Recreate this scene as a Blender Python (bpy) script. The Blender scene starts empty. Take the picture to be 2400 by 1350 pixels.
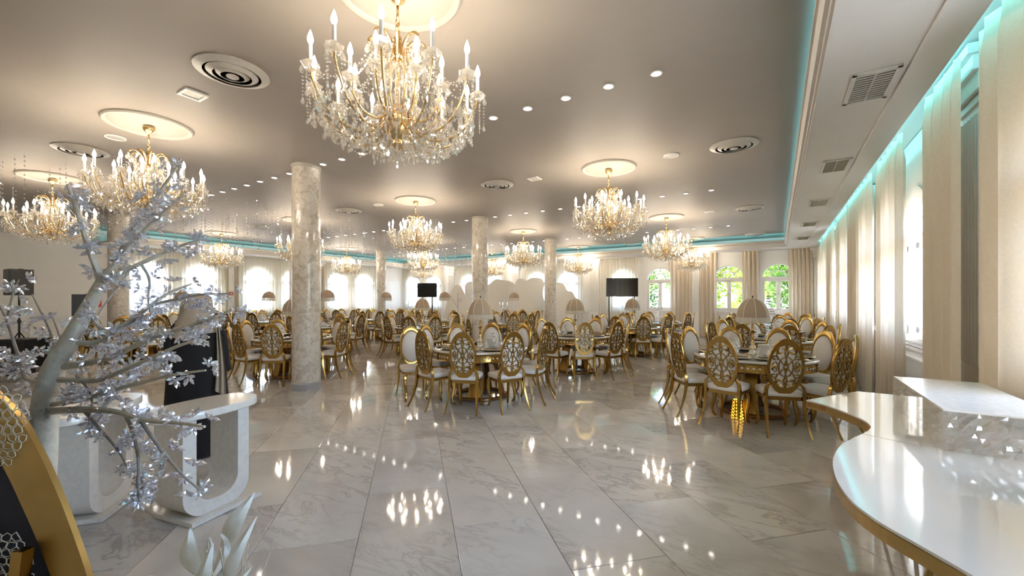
import bpy, bmesh, math, random
from mathutils import Vector, Matrix, Euler
random.seed(7)
PI = math.pi
sc = bpy.context.scene
C = sc.collection

# ------------------------------------------------------------------ camera
FPX, Y0, EYE = 968.0, 700.0, 1.52
TH = math.atan(587 / FPX)            # yaw of the view against the hall's long axis
THR = math.atan(620 / FPX)           # the window wall on the right runs at a slight angle
DELTA = THR - TH
cam = bpy.data.cameras.new('camera'); camo = bpy.data.objects.new('camera', cam); C.objects.link(camo)
cam.sensor_width = 36; cam.lens = 36 * FPX / 2400; cam.shift_y = (Y0 - 675) / 2400
cam.clip_start = 0.05; cam.clip_end = 300
camo.location = (0, 0, EYE); camo.rotation_euler = (PI / 2, 0, TH)
sc.camera = camo

# ------------------------------------------------------------------ world, sun, exposure
SKY, SUN, BULB, COVE = 5.0, 6.0, 85.0, 10.0
world = bpy.data.worlds.new('world'); sc.world = world; world.use_nodes = True
wn = world.node_tree; wn.nodes.clear()
wo = wn.nodes.new('ShaderNodeOutputWorld'); wb = wn.nodes.new('ShaderNodeBackground'); ws = wn.nodes.new('ShaderNodeTexSky')
ws.sky_type = 'NISHITA'; ws.sun_disc = False; ws.sun_elevation = math.radians(48); ws.sun_rotation = math.radians(180)
ws.air_density = 0.55; ws.dust_density = 3.0; ws.ozone_density = 0.6
wb.inputs['Strength'].default_value = SKY
wn.links.new(ws.outputs[0], wb.inputs[0]); wn.links.new(wb.outputs[0], wo.inputs[0])
sun = bpy.data.lights.new('sun', 'SUN'); sun.energy = SUN; sun.angle = 0.01; sun.color = (1, .95, .86)
suno = bpy.data.objects.new('sun', sun); C.objects.link(suno); suno.rotation_euler = (math.radians(42), 0, 0)
vs = sc.view_settings
vs.view_transform = 'Standard'; vs.look = 'None'; vs.gamma = 1; vs.use_curve_mapping = False
vs.exposure = 1.17
sc.display_settings.display_device = 'sRGB'
cy = sc.cycles
cy.max_bounces = 8; cy.diffuse_bounces = 4; cy.glossy_bounces = 4; cy.transmission_bounces = 4
cy.transparent_max_bounces = 28; cy.use_denoising = True; cy.sample_clamp_indirect = 6
cy.caustics_reflective = False; cy.caustics_refractive = False

# ------------------------------------------------------------------ pixel helpers (2400 x 1350)
SN, CS = math.sin(TH), math.cos(TH)
SR, CR = math.sin(THR), math.cos(THR)
def cw(r, d): return (r * CS - d * SN, d * CS + r * SN)          # camera right/depth -> room x, y
def at(px, d): return cw(d * (px - 1200) / FPX, d)
def on_z(px, py, z):                                            # where the sight line meets a level plane
    d = FPX * (z - EYE) / (Y0 - py); x, y = at(px, d); return (x, y, z)
def zpix(py, d): return EYE + (Y0 - py) * d / FPX
def ray(px, py, d): x, y = at(px, d); return Vector((x, y, zpix(py, d)))
def wy(px, X):                                                  # length along the right wall at offset X from the camera
    u = (px - 1200) / FPX; d = X / (u * CR - SR); return d * (CR + u * SR)

# ------------------------------------------------------------------ materials
MATS = {}
def nodes_of(name):
    m = bpy.data.materials.new(name); m.use_nodes = True; MATS[name] = m
    nt = m.node_tree; b = nt.nodes['Principled BSDF']; return m, nt, b
def N(nt, t, **kw):
    n = nt.nodes.new(t)
    for k, v in kw.items(): setattr(n, k, v)
    return n
def ramp(nt, stops):
    r = N(nt, 'ShaderNodeValToRGB'); e = r.color_ramp.elements
    while len(e) < len(stops): e.new(0.5)
    for el, (p, c) in zip(e, stops): el.position = p; el.color = (*c, 1)
    return r
def plain(name, col, rough=0.5, metal=0.0, noise=0.06, scale=30, bump=0.0, spec=0.5, coords='Object', sheen=0, coat=0):
    m, nt, b = nodes_of(name)
    tc = N(nt, 'ShaderNodeTexCoord'); nz = N(nt, 'ShaderNodeTexNoise'); nz.inputs['Scale'].default_value = scale; nz.inputs['Detail'].default_value = 3
    nt.links.new(tc.outputs[coords], nz.inputs['Vector'])
    lo = tuple(max(0, c * (1 - noise)) for c in col); hi = tuple(min(1, c * (1 + noise)) for c in col)
    r = ramp(nt, [(0.3, lo), (0.7, hi)]); nt.links.new(nz.outputs[0], r.inputs[0]); nt.links.new(r.outputs[0], b.inputs['Base Color'])
    b.inputs['Roughness'].default_value = rough; b.inputs['Metallic'].default_value = metal; b.inputs['Specular IOR Level'].default_value = spec
    if sheen: b.inputs['Sheen Weight'].default_value = sheen
    if coat: b.inputs['Coat Weight'].default_value = coat; b.inputs['Coat Roughness'].default_value = 0.05
    if bump:
        bp = N(nt, 'ShaderNodeBump'); bp.inputs['Strength'].default_value = bump; bp.inputs['Distance'].default_value = 0.01
        nt.links.new(nz.outputs[0], bp.inputs['Height']); nt.links.new(bp.outputs[0], b.inputs['Normal'])
    return m
def emit(name, col, s, sampled=True):
    m = bpy.data.materials.new(name); m.use_nodes = True; MATS[name] = m; nt = m.node_tree; nt.nodes.clear()
    o = N(nt, 'ShaderNodeOutputMaterial'); e = N(nt, 'ShaderNodeEmission'); e.inputs[0].default_value = (*col, 1); e.inputs[1].default_value = s
    nt.links.new(e.outputs[0], o.inputs[0])
    if not sampled: m.cycles.emission_sampling = 'NONE'
    return m
def crystal(name, tint, transp, diff, rough=0.04):
    m = bpy.data.materials.new(name); m.use_nodes = True; MATS[name] = m; nt = m.node_tree; nt.nodes.clear()
    o = N(nt, 'ShaderNodeOutputMaterial'); t = N(nt, 'ShaderNodeBsdfTransparent'); g = N(nt, 'ShaderNodeBsdfGlossy'); d = N(nt, 'ShaderNodeBsdfTranslucent')
    d2 = N(nt, 'ShaderNodeBsdfDiffuse'); md = N(nt, 'ShaderNodeMixShader'); md.inputs[0].default_value = 0.5
    t.inputs[0].default_value = (*tint, 1); g.inputs['Roughness'].default_value = rough; g.inputs[0].default_value = (1, 1, 1, 1)
    d.inputs[0].default_value = (*tint, 1); d2.inputs[0].default_value = (*tint, 1)
    nt.links.new(d.outputs[0], md.inputs[1]); nt.links.new(d2.outputs[0], md.inputs[2])
    m1 = N(nt, 'ShaderNodeMixShader'); m1.inputs[0].default_value = diff
    m2 = N(nt, 'ShaderNodeMixShader'); m2.inputs[0].default_value = transp
    nt.links.new(g.outputs[0], m1.inputs[1]); nt.links.new(md.outputs[0], m1.inputs[2])
    nt.links.new(m1.outputs[0], m2.inputs[1]); nt.links.new(t.outputs[0], m2.inputs[2]); nt.links.new(m2.outputs[0], o.inputs[0])
    return m
def cloth(name, col, transl, transp, scale=60):
    m = bpy.data.materials.new(name); m.use_nodes = True; MATS[name] = m; nt = m.node_tree; nt.nodes.clear()
    o = N(nt, 'ShaderNodeOutputMaterial'); d = N(nt, 'ShaderNodeBsdfDiffuse'); tl = N(nt, 'ShaderNodeBsdfTranslucent'); tr = N(nt, 'ShaderNodeBsdfTransparent')
    tc = N(nt, 'ShaderNodeTexCoord'); nz = N(nt, 'ShaderNodeTexNoise'); nz.inputs['Scale'].default_value = scale
    nt.links.new(tc.outputs['Object'], nz.inputs['Vector'])
    r = ramp(nt, [(0.3, tuple(c * 0.94 for c in col)), (0.7, col)]); nt.links.new(nz.outputs[0], r.inputs[0])
    nt.links.new(r.outputs[0], d.inputs[0]); nt.links.new(r.outputs[0], tl.inputs[0])
    a = N(nt, 'ShaderNodeMixShader'); a.inputs[0].default_value = transl; b = N(nt, 'ShaderNodeMixShader'); b.inputs[0].default_value = transp
    nt.links.new(d.outputs[0], a.inputs[1]); nt.links.new(tl.outputs[0], a.inputs[2])
    nt.links.new(a.outputs[0], b.inputs[1]); nt.links.new(tr.outputs[0], b.inputs[2]); nt.links.new(b.outputs[0], o.inputs[0])
    return m
def glassy(name, tint=(1, 1, 1), mix=0.12, rough=0.0):
    m = bpy.data.materials.new(name); m.use_nodes = True; MATS[name] = m; nt = m.node_tree; nt.nodes.clear()
    o = N(nt, 'ShaderNodeOutputMaterial'); t = N(nt, 'ShaderNodeBsdfTransparent'); g = N(nt, 'ShaderNodeBsdfGlossy'); x = N(nt, 'ShaderNodeMixShader')
    t.inputs[0].default_value = (*tint, 1); g.inputs['Roughness'].default_value = rough; x.inputs[0].default_value = mix
    nt.links.new(t.outputs[0], x.inputs[1]); nt.links.new(g.outputs[0], x.inputs[2]); nt.links.new(x.outputs[0], o.inputs[0])
    return m

def marble():
    m, nt, b = nodes_of('marble')
    geo = N(nt, 'ShaderNodeNewGeometry'); att = N(nt, 'ShaderNodeAttribute'); att.attribute_name = 'tint'
    mul = N(nt, 'ShaderNodeVectorMath', operation='SCALE'); mul.inputs['Scale'].default_value = 37.0
    add = N(nt, 'ShaderNodeVectorMath', operation='ADD')
    nt.links.new(att.outputs['Color'], mul.inputs[0]); nt.links.new(geo.outputs['Position'], add.inputs[0]); nt.links.new(mul.outputs[0], add.inputs[1])
    sep = N(nt, 'ShaderNodeSeparateColor'); nt.links.new(att.outputs['Color'], sep.inputs[0])
    n1 = N(nt, 'ShaderNodeTexNoise'); n1.inputs['Scale'].default_value = 2.2; n1.inputs['Detail'].default_value = 8; n1.inputs['Roughness'].default_value = 0.62; n1.inputs['Distortion'].default_value = .6
    mp = N(nt, 'ShaderNodeMapping'); mp.inputs['Rotation'].default_value = (0, 0, 0.7); mp.inputs['Scale'].default_value = (1.0, 2.6, 1)
    nt.links.new(add.outputs[0], mp.inputs[0]); nt.links.new(mp.outputs[0], n1.inputs['Vector'])
    v = ramp(nt, [(0.0, (1, 1, 1)), (0.455, (1, 1, 1)), (0.497, (.68, .68, .68)), (0.54, (1, 1, 1))]); nt.links.new(n1.outputs[0], v.inputs[0])
    n2 = N(nt, 'ShaderNodeTexNoise'); n2.inputs['Scale'].default_value = 1.1; n2.inputs['Detail'].default_value = 5; n2.inputs['Distortion'].default_value = .8
    nt.links.new(add.outputs[0], n2.inputs['Vector'])
    base = ramp(nt, [(0.25, (.48, .46, .435)), (0.5, (.66, .635, .60)), (0.75, (.76, .735, .695))]); nt.links.new(n2.outputs[0], base.inputs[0])
    n3 = N(nt, 'ShaderNodeTexNoise'); n3.inputs['Scale'].default_value = .9; n3.inputs['Detail'].default_value = 2; nt.links.new(add.outputs[0], n3.inputs['Vector'])
    vm = ramp(nt, [(0.40, (0, 0, 0)), (0.62, (1, 1, 1))]); nt.links.new(n3.outputs[0], vm.inputs[0])
    veined = N(nt, 'ShaderNodeMix', data_type='RGBA', blend_type='MULTIPLY'); nt.links.new(vm.outputs[0], veined.inputs['Factor'])
    nt.links.new(base.outputs[0], veined.inputs['A']); nt.links.new(v.outputs[0], veined.inputs['B'])
    tone = ramp(nt, [(0.0, (.97, .98, 1.0)), (0.5, (.95, .94, .92)), (0.72, (.9, .89, .87)), (0.8, (.72, .73, .74)), (0.86, (1, .98, .95)), (1.0, (.62, .63, .63))]); nt.links.new(sep.outputs[0], tone.inputs[0])
    fin = N(nt, 'ShaderNodeMix', data_type='RGBA', blend_type='MULTIPLY'); fin.inputs['Factor'].default_value = 1
    nt.links.new(veined.outputs['Result'], fin.inputs['A']); nt.links.new(tone.outputs[0], fin.inputs['B'])
    nt.links.new(fin.outputs['Result'], b.inputs['Base Color'])
    b.inputs['Roughness'].default_value = 0.055; b.inputs['Specular IOR Level'].default_value = 0.6
    wv = N(nt, 'ShaderNodeTexNoise'); wv.inputs['Scale'].default_value = 5; wv.inputs['Detail'].default_value = 2; nt.links.new(geo.outputs['Position'], wv.inputs['Vector'])
    bp = N(nt, 'ShaderNodeBump'); bp.inputs['Strength'].default_value = 0.02; bp.inputs['Distance'].default_value = 0.02
    nt.links.new(wv.outputs[0], bp.inputs['Height']); nt.links.new(bp.outputs[0], b.inputs['Normal'])
marble()
def pearl():                                                    # ivory mosaic wrap of the columns
    m, nt, b = nodes_of('pearl')
    tc = N(nt, 'ShaderNodeTexCoord'); v = N(nt, 'ShaderNodeTexVoronoi'); v.inputs['Scale'].default_value = 16; v.distance = 'CHEBYCHEV'
    nz = N(nt, 'ShaderNodeTexNoise'); nz.inputs['Scale'].default_value = 9; nz.inputs['Detail'].default_value = 6; nz.inputs['Distortion'].default_value = .8
    nt.links.new(tc.outputs['Object'], v.inputs['Vector']); nt.links.new(tc.outputs['Object'], nz.inputs['Vector'])
    r = ramp(nt, [(0.30, (.42, .37, .30)), (0.45, (.56, .50, .42)), (0.56, (.66, .61, .54)), (0.68, (.50, .44, .36))]); nt.links.new(nz.outputs[0], r.inputs[0])
    nt.links.new(r.outputs[0], b.inputs['Base Color']); b.inputs['Roughness'].default_value = 0.28; b.inputs['Coat Weight'].default_value = 0.4
    bp = N(nt, 'ShaderNodeBump'); bp.inputs['Strength'].default_value = 0.5; bp.inputs['Distance'].default_value = 0.012
    nt.links.new(v.outputs[0], bp.inputs['Height']); nt.links.new(bp.outputs[0], b.inputs['Normal'])
pearl()
plain('gold', (.43, .265, .075), 0.24, 1.0, 0.05, 12)
plain('gold_dull', (.44, .29, .105), 0.32, 1.0, 0.08, 10)
plain('gold_bright', (.74, .52, .24), 0.22, 1.0, 0.04, 12)
plain('gold_dark', (.34, .19, .07), 0.28, 0.9, 0.2, 18)
plain('wall', (.84, .82, .79), 0.6, 0, 0.015, 4)
plain('trim', (.84, .82, .79), 0.45, 0, 0.015, 6)
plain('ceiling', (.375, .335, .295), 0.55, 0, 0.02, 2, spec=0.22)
plain('soffit', (.66, .62, .57), 0.5, 0, 0.015, 3)
plain('plaster', (.46, .425, .37), 0.5, 0, 0.04, 6)
plain('joint', (.30, .29, .28), 0.6)
plain('upholstery', (.70, .66, .62), 0.55, 0, 0.04, 70, bump=0.05, sheen=.2)
plain('black_plastic', (.012, .012, .014), 0.4)
plain('black_metal', (.02, .02, .022), 0.35, 0.4)
plain('screen', (.006, .006, .007), 0.08, spec=.6)
plain('white_lacquer', (.70, .67, .615), 0.22, coat=.3)
plain('gloss_white', (.66, .63, .575), 0.06, 0, 0.02, 3, coat=1.0)
plain('off_white', (.76, .73, .67), 0.5)
plain('grille', (.56, .53, .48), 0.4)
plain('dark_void', (.12, .11, .10), 0.7)
plain('brass_slat', (.42, .38, .31), 0.35, .3)
plain('steel', (.36, .36, .37), 0.3, 0.6)
plain('mirror_top', (.34, .36, .34), 0.07, 0.35, 0.05, 4)
plain('stone_grey', (.34, .33, .32), 0.3)
plain('shade', (.42, .32, .23), 0.8, 0, 0.05, 90)
plain('shade_rib', (.82, .76, .64), 0.7)
plain('red', (.55, .03, .02), 0.4)
plain('black_cloth', (.006, .0055, .008), 0.85, 0, .2, 40, bump=.1)
plain('beige_cloth', (.42, .35, .27), 0.85, 0, .08, 50, bump=.1)
plain('skin', (.55, .30, .21), 0.5)
plain('navy', (.006, .007, .022), 0.7, 0, .15, 20)
plain('lace', (.62, .56, .46), 0.7, 0, .05, 80)
plain('bark_white', (.60, .535, .44), 0.75, 0, .12, 40, bump=.5)
plain('twig', (.36, .33, .31), 0.6, 0, .15, 60)
plain('petal_white', (.80, .78, .72), 0.55)
plain('cloud_panel', (.80, .76, .70), 0.55, 0, .01, 4)
plain('blush', (.78, .66, .58), 0.6)
plain('wood', (.5, .36, .2), 0.5)
plain('leaf', (.07, .15, .02), 0.5, 0, .5, 2)
plain('leaf_light', (.17, .24, .035), 0.5, 0, .4, 2)
plain('trunk', (.16, .11, .07), 0.9)
plain('pale_paving', (.50, .48, .44), 0.9, 0, .1, 3)  # pale paving outside, coloured so that no green light bounces indoors
plain('facade', (.72, .68, .62), 0.8)
plain('porcelain', (.76, .74, .70), 0.12)
plain('plate_dark', (.20, .18, .15), 0.15, .3)
crystal('crystal', (1, .97, .92), 0.46, 0.34)
crystal('crystal_clear', (.95, .97, 1.0), 0.55, 0.30, .03)
crystal('blossom', (.88, .90, 1.0), 0.40, 0.24, .14)
crystal('acrylic', (.93, .90, .86), 0.60, 0.50, .15)
glassy('glass', (1, 1, 1), .10)
glassy('glass_green', (.97, 1, .98), .06)
cloth('curtain', (.80, .70, .56), .22, .0)
cloth('sheer', (.92, .88, .78), .60, .36)
cloth('fringe', (.84, .78, .66), .3, .25)
emit('bulb', (1, .85, .66), BULB)
emit('downlight_lens', (1, .93, .82), 14, False)
emit('led', (.25, .85, 1.0), COVE)
emit('lantern_glow', (1, .55, .05), 1.6, False)

# ------------------------------------------------------------------ mesh builder
class MB:
    def __init__(s): s.v = []; s.f = []
    def add(s, vs, fs):
        n = len(s.v); s.v += [tuple(p) for p in vs]; s.f += [tuple(i + n for i in f) for f in fs]; return s
    def box(s, c, d, rz=0, M=None):
        x, y, z = d[0] / 2, d[1] / 2, d[2] / 2; vs = []
        for i in (-1, 1):
            for j in (-1, 1):
                for k in (-1, 1):
                    p = Vector((i * x, j * y, k * z))
                    if rz: p.rotate(Euler((0, 0, rz)))
                    if M: p = M @ p
                    vs.append(p + Vector(c))
        return s.add(vs, [(0, 1, 3, 2), (4, 6, 7, 5), (0, 4, 5, 1), (2, 3, 7, 6), (0, 2, 6, 4), (1, 5, 7, 3)])
    def span(s, a, b): return s.box(((a[0] + b[0]) / 2, (a[1] + b[1]) / 2, (a[2] + b[2]) / 2), (abs(b[0] - a[0]), abs(b[1] - a[1]), abs(b[2] - a[2])))
    def tube(s, pts, rad, n=6, closed=False, sq=(1, 1), twist=0, caps=True):
        pts = [Vector(p) for p in pts]; m = len(pts)
        if not hasattr(rad, '__len__'): rad = [rad] * m
        vs = []; up0 = None
        for i, p in enumerate(pts):
            a = pts[(i - 1) % m] if (closed or i > 0) else p; b = pts[(i + 1) % m] if (closed or i < m - 1) else p
            t = (b - a); t = t.normalized() if t.length > 1e-9 else Vector((0, 0, 1))
            if up0 is None:
                up0 = Vector((0, 0, 1)) if abs(t.z) < 0.9 else Vector((0, 1, 0))
            e1 = t.cross(up0)
            if e1.length < 1e-6: e1 = t.orthogonal()
            e1.normalize(); e2 = e1.cross(t).normalized(); up0 = e2
            for k in range(n):
                an = 2 * PI * (k + .5) / n + twist
                vs.append(p + e1 * math.cos(an) * rad[i] * sq[0] + e2 * math.sin(an) * rad[i] * sq[1])
        fs = []
        for i in range(m if closed else m - 1):
            j = (i + 1) % m
            for k in range(n):
                l = (k + 1) % n; fs.append((i * n + k, i * n + l, j * n + l, j * n + k))
        if not closed and caps: fs.append(tuple(range(n - 1, -1, -1))); fs.append(tuple((m - 1) * n + k for k in range(n)))
        return s.add(vs, fs)
    def lathe(s, prof, n=16, c=(0, 0, 0), sx=1, sy=1, fold=None, ring=False):
        if ring: prof = list(prof) + [prof[0]]
        vs = []; fs = []; m = len(prof)
        for (r, z) in prof:
            for k in range(n):
                a = 2 * PI * k / n; q = r * (fold(a, z) if fold else 1)
                vs.append((c[0] + q * sx * math.cos(a), c[1] + q * sy * math.sin(a), c[2] + z))
        for i in range(m - 1):
            for k in range(n):
                l = (k + 1) % n; fs.append((i * n + k, i * n + l, (i + 1) * n + l, (i + 1) * n + k))
        if prof[0][0] > 1e-4 and not ring: fs.append(tuple(range(n - 1, -1, -1)))
        if prof[-1][0] > 1e-4 and not ring: fs.append(tuple((m - 1) * n + k for k in range(n)))
        return s.add(vs, fs)
    def prism(s, poly, z0, z1, M=None):
        n = len(poly); vs = [Vector((x, y, z0)) for x, y in poly] + [Vector((x, y, z1)) for x, y in poly]
        if M: vs = [M @ p for p in vs]
        return s.add(vs, [tuple(range(n - 1, -1, -1)), tuple(range(n, 2 * n))] + [(i, (i + 1) % n, n + (i + 1) % n, n + i) for i in range(n)])
    def octa(s, p, r, h=None):
        h = h or r; x, y, z = p
        return s.add([(x + r, y, z), (x, y + r, z), (x - r, y, z), (x, y - r, z), (x, y, z + h), (x, y, z - h)],
                     [(0, 1, 4), (1, 2, 4), (2, 3, 4), (3, 0, 4), (1, 0, 5), (2, 1, 5), (3, 2, 5), (0, 3, 5)])
    def drop(s, p, r, h, a=0.0):                                # a cut pendant: flat almond hanging by its tip
        x, y, z = p; ca, sa = math.cos(a), math.sin(a); L = [(0, 0), (.55, .3), (1, .62), (.6, .9), (0, 1)]
        vs = [(x, y, z), (x, y, z - h)]
        for q, t in L[1:4]: vs += [(x + ca * r * q, y + sa * r * q, z - t * h), (x - sa * r * q * .45, y + ca * r * q * .45, z - t * h), (x - ca * r * q, y - sa * r * q, z - t * h), (x + sa * r * q * .45, y - ca * r * q * .45, z - t * h)]
        fs = []
        for k in range(4):
            l = (k + 1) % 4; fs += [(0, 2 + k, 2 + l), (2 + k, 6 + k, 6 + l, 2 + l), (6 + k, 10 + k, 10 + l, 6 + l), (10 + k, 1, 10 + l)]
        return s.add(vs, fs)
    def sheet(s, rows):                                         # grid of points
        m, n = len(rows), len(rows[0]); vs = [p for r in rows for p in r]
        return s.add(vs, [(i * n + j, i * n + j + 1, (i + 1) * n + j + 1, (i + 1) * n + j) for i in range(m - 1) for j in range(n - 1)])
    def mesh(s, name, mat, smooth=False, angle=None):
        me = bpy.data.meshes.new(name); me.from_pydata(s.v, [], s.f); me.materials.append(MATS[mat])
        if smooth: me.polygons.foreach_set('use_smooth', [True] * len(me.polygons))
        me.update()
        if smooth and angle: me.set_sharp_from_angle(angle=math.radians(angle))
        return me
    def build(s, name, mat, parent=None, loc=(0, 0, 0), rz=0, smooth=False, angle=40):
        return put(name, s.mesh(name, mat, smooth, angle), parent, loc, rz)
def put(name, me, parent=None, loc=(0, 0, 0), rz=0, rot=None, scale=None):
    o = bpy.data.objects.new(name, me); C.objects.link(o); o.location = loc; o.rotation_euler = rot or (0, 0, rz)
    if scale: o.scale = scale
    if parent: o.parent = parent
    return o
def tag(o, label, cat, group=None):
    o['label'] = label; o['category'] = cat
    if group: o['group'] = group
    return o
def thing(name, label, cat, loc=(0, 0, 0), rz=0, group=None):
    o = bpy.data.objects.new(name, None); C.objects.link(o); o.location = loc; o.rotation_euler = (0, 0, rz); o.empty_display_size = .1
    return tag(o, label, cat, group)
def struct(o, kind='structure'): o['kind'] = kind; return o
def copy_tree(o, parent=None):
    c = o.copy(); C.objects.link(c); c.parent = parent
    for ch in o.children: copy_tree(ch, c)
    return c
def arc(cx, cy, r, a0, a1, n, ry=None): return [(cx + r * math.cos(math.radians(a0 + (a1 - a0) * i / n)), cy + (ry or r) * math.sin(math.radians(a0 + (a1 - a0) * i / n))) for i in range(n + 1)]
def smooth_path(pts, n=4):                                      # Catmull-Rom
    P = [Vector(p) for p in pts]; out = []
    for i in range(len(P) - 1):
        a, b, c, d = P[max(i - 1, 0)], P[i], P[i + 1], P[min(i + 2, len(P) - 1)]
        for k in range(n):
            t = k / n; out.append(0.5 * ((2 * b) + (c - a) * t + (2 * a - 5 * b + 4 * c - d) * t * t + (3 * b - a - 3 * c + d) * t ** 3))
    out.append(P[-1]); return out

# ------------------------------------------------------------------ room shell
CEIL, SOF = 3.76, 3.30
XL, YB, YF, XR = -18.6, 18.0, -3.0, 1.50
# floor: slab with marble tiles laid at 45 degrees
fl = struct(MB().box(((XL + XR + 1) / 2, (YB + YF) / 2, -.06), (XR - XL + 3, YB - YF + 2, .104)).build('floor', 'joint'))
ang = math.atan((1200 - 970) / FPX) + TH                        # direction of the long joints, left of +y
dv = Vector((-math.sin(ang), math.cos(ang))); du = Vector((math.cos(ang), math.sin(ang)))
TW, TL = 0.60, 1.20
fx, fy = at(1338, FPX * EYE / (1335 - Y0)); off_u = Vector((fx, fy)).dot(du)
tiles = []
for i in range(-40, 41):
    for j in range(-22, 23):
        c = du * (off_u + (i + .5) * TW) + dv * ((j + (.5 if i % 2 else 0)) * TL + .37)
        if XL - .5 < c.x < XR + .8 and YF - .4 < c.y < YB + .4:
            d = -c.x * SN + c.y * CS; r = c.x * CS + c.y * SN
            vis = d > .7 and abs(r / d) < 1.36
            tiles.append((c, vis, d))
tiles.sort(key=lambda t: (not t[1], t[2]))
def tile_geo(mb, c, full):
    g = .0015; a, b = TW / 2 - g, TL / 2 - g; e = .0025
    def q(x, y, z): p = c + du * x + dv * y; return (p.x, p.y, z)
    top = [q(-a + e, -b + e, 0), q(a - e, -b + e, 0), q(a - e, b - e, 0), q(-a + e, b - e, 0)]
    mid = [q(-a, -b, -e), q(a, -b, -e), q(a, b, -e), q(-a, b, -e)]
    low = [q(-a, -b, -.01), q(a, -b, -.01), q(a, b, -.01), q(-a, b, -.01)]
    fs = [(0, 1, 2, 3)] + [(4 + k, 4 + (k + 1) % 4, (k + 1) % 4, k) for k in range(4)] + [(8 + k, 8 + (k + 1) % 4, 4 + (k + 1) % 4, 4 + k) for k in range(4)]
    mb.add(top + mid + low, fs)
def tint(me, cols, per):
    at_ = me.color_attributes.new('tint', 'FLOAT_COLOR', 'POINT')
    flat = []
    for c in cols: flat += list(c) * per
    at_.data.foreach_set('color', flat)
for (c, vis, d) in tiles[:290]:
    mb = MB(); tile_geo(mb, c, True); me = mb.mesh('tile', 'marble'); tint(me, [(random.random(), random.random(), random.random(), 1)], 12)
    put('tile', me, fl)
mb = MB(); cols = []
for (c, vis, d) in tiles[290:]: tile_geo(mb, c, False); cols.append((random.random(), random.random(), random.random(), 1))
me = mb.mesh('far_tiles', 'marble'); tint(me, cols, 12); struct(put('far_tiles', me, fl), 'stuff')
# ceiling
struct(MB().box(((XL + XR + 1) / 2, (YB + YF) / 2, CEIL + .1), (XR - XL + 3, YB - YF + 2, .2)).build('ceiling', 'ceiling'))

# walls with arched openings, built in a (u, z) plane with the room on the +n side
SILL, SPR, RAD, HW = 1.04, 2.28, .60, .60
def arched_wall(name, L, H, wins, T=.28):
    mb = MB(); n = 16
    xs = 0.0
    def rect(u0, u1, z0, z1):
        if u1 - u0 > 1e-4 and z1 - z0 > 1e-4: mb.add([(u0, 0, z0), (u1, 0, z0), (u1, 0, z1), (u0, 0, z1)], [(0, 1, 2, 3)]); mb.add([(u0, T, z0), (u1, T, z0), (u1, T, z1), (u0, T, z1)], [(3, 2, 1, 0)])
    for w in sorted(wins):
        rect(xs, w - HW, 0, H); rect(w - HW, w + HW, 0, SILL)
        prof = [(w - HW, SILL), (w - HW, SPR)] + [(w - RAD * math.cos(PI * k / n), SPR + RAD * math.sin(PI * k / n)) for k in range(1, n)] + [(w + HW, SPR), (w + HW, SILL)]
        for k in range(1, len(prof) - 2):
            (a, za), (b, zb) = prof[k], prof[k + 1]
            for yy, fl_ in ((0, 0), (T, 1)):
                q = [(a, yy, za), (b, yy, zb), (b, yy, H), (a, yy, H)]; mb.add(q, [(3, 2, 1, 0) if fl_ else (0, 1, 2, 3)])
        for k in range(len(prof)):
            (a, za), (b, zb) = prof[k], prof[(k + 1) % len(prof)]; mb.add([(a, 0, za), (b, 0, zb), (b, T, zb), (a, T, za)], [(0, 3, 2, 1)])
        xs = w + HW
    rect(xs, L, 0, H)
    return mb
def uback(px): u = (px - 1200) / FPX; d = YB / (CS + u * SN); return d * (u * CS - SN)
p1, p2 = uback(1458), uback(1547); q1 = uback(1709); q2 = uback(1830)
PITCH = q1 - p1; SP = p2 - p1
BACKW = []
for k in range(-3, 2):
    for a in (p1, p2):
        x = a + k * PITCH
        if XL + .8 < x < XR + 1.0: BACKW.append(x)
LEFTW = []
def uleft(px): u = (px - 1200) / FPX; d = XL / (u * CS - SN); return d * (CS + u * SN)
for px in (790, 603, 345):
    y = uleft(px); LEFTW += [y, y + SP]
RIGHTW = [1.7, 3.3, 7.2, 8.85, 11.5, 13.15, 15.6, 17.2]
struct(arched_wall('wall_back', XR + 2 - XL, CEIL, [x - XL for x in BACKW]).build('wall_back', 'wall', loc=(XL, YB, 0)))
o = struct(arched_wall('wall_left', YB - YF, CEIL, [y - YF for y in LEFTW]).build('wall_left', 'wall', loc=(XL, YF, 0), rz=PI / 2))
MR = Matrix.Rotation(-DELTA, 4, 'Z')
LR = 24
o = struct(arched_wall('wall_right', LR, CEIL, [LR - 3.5 - y for y in RIGHTW]).build('wall_right', 'wall', rz=-PI / 2 - DELTA))
o.location = MR @ Vector((XR, LR - 3.5, 0))
struct(MB().span((XL, YF - .2, 0), (XR + .5, YF, CEIL)).build('wall_front', 'wall'))

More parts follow.
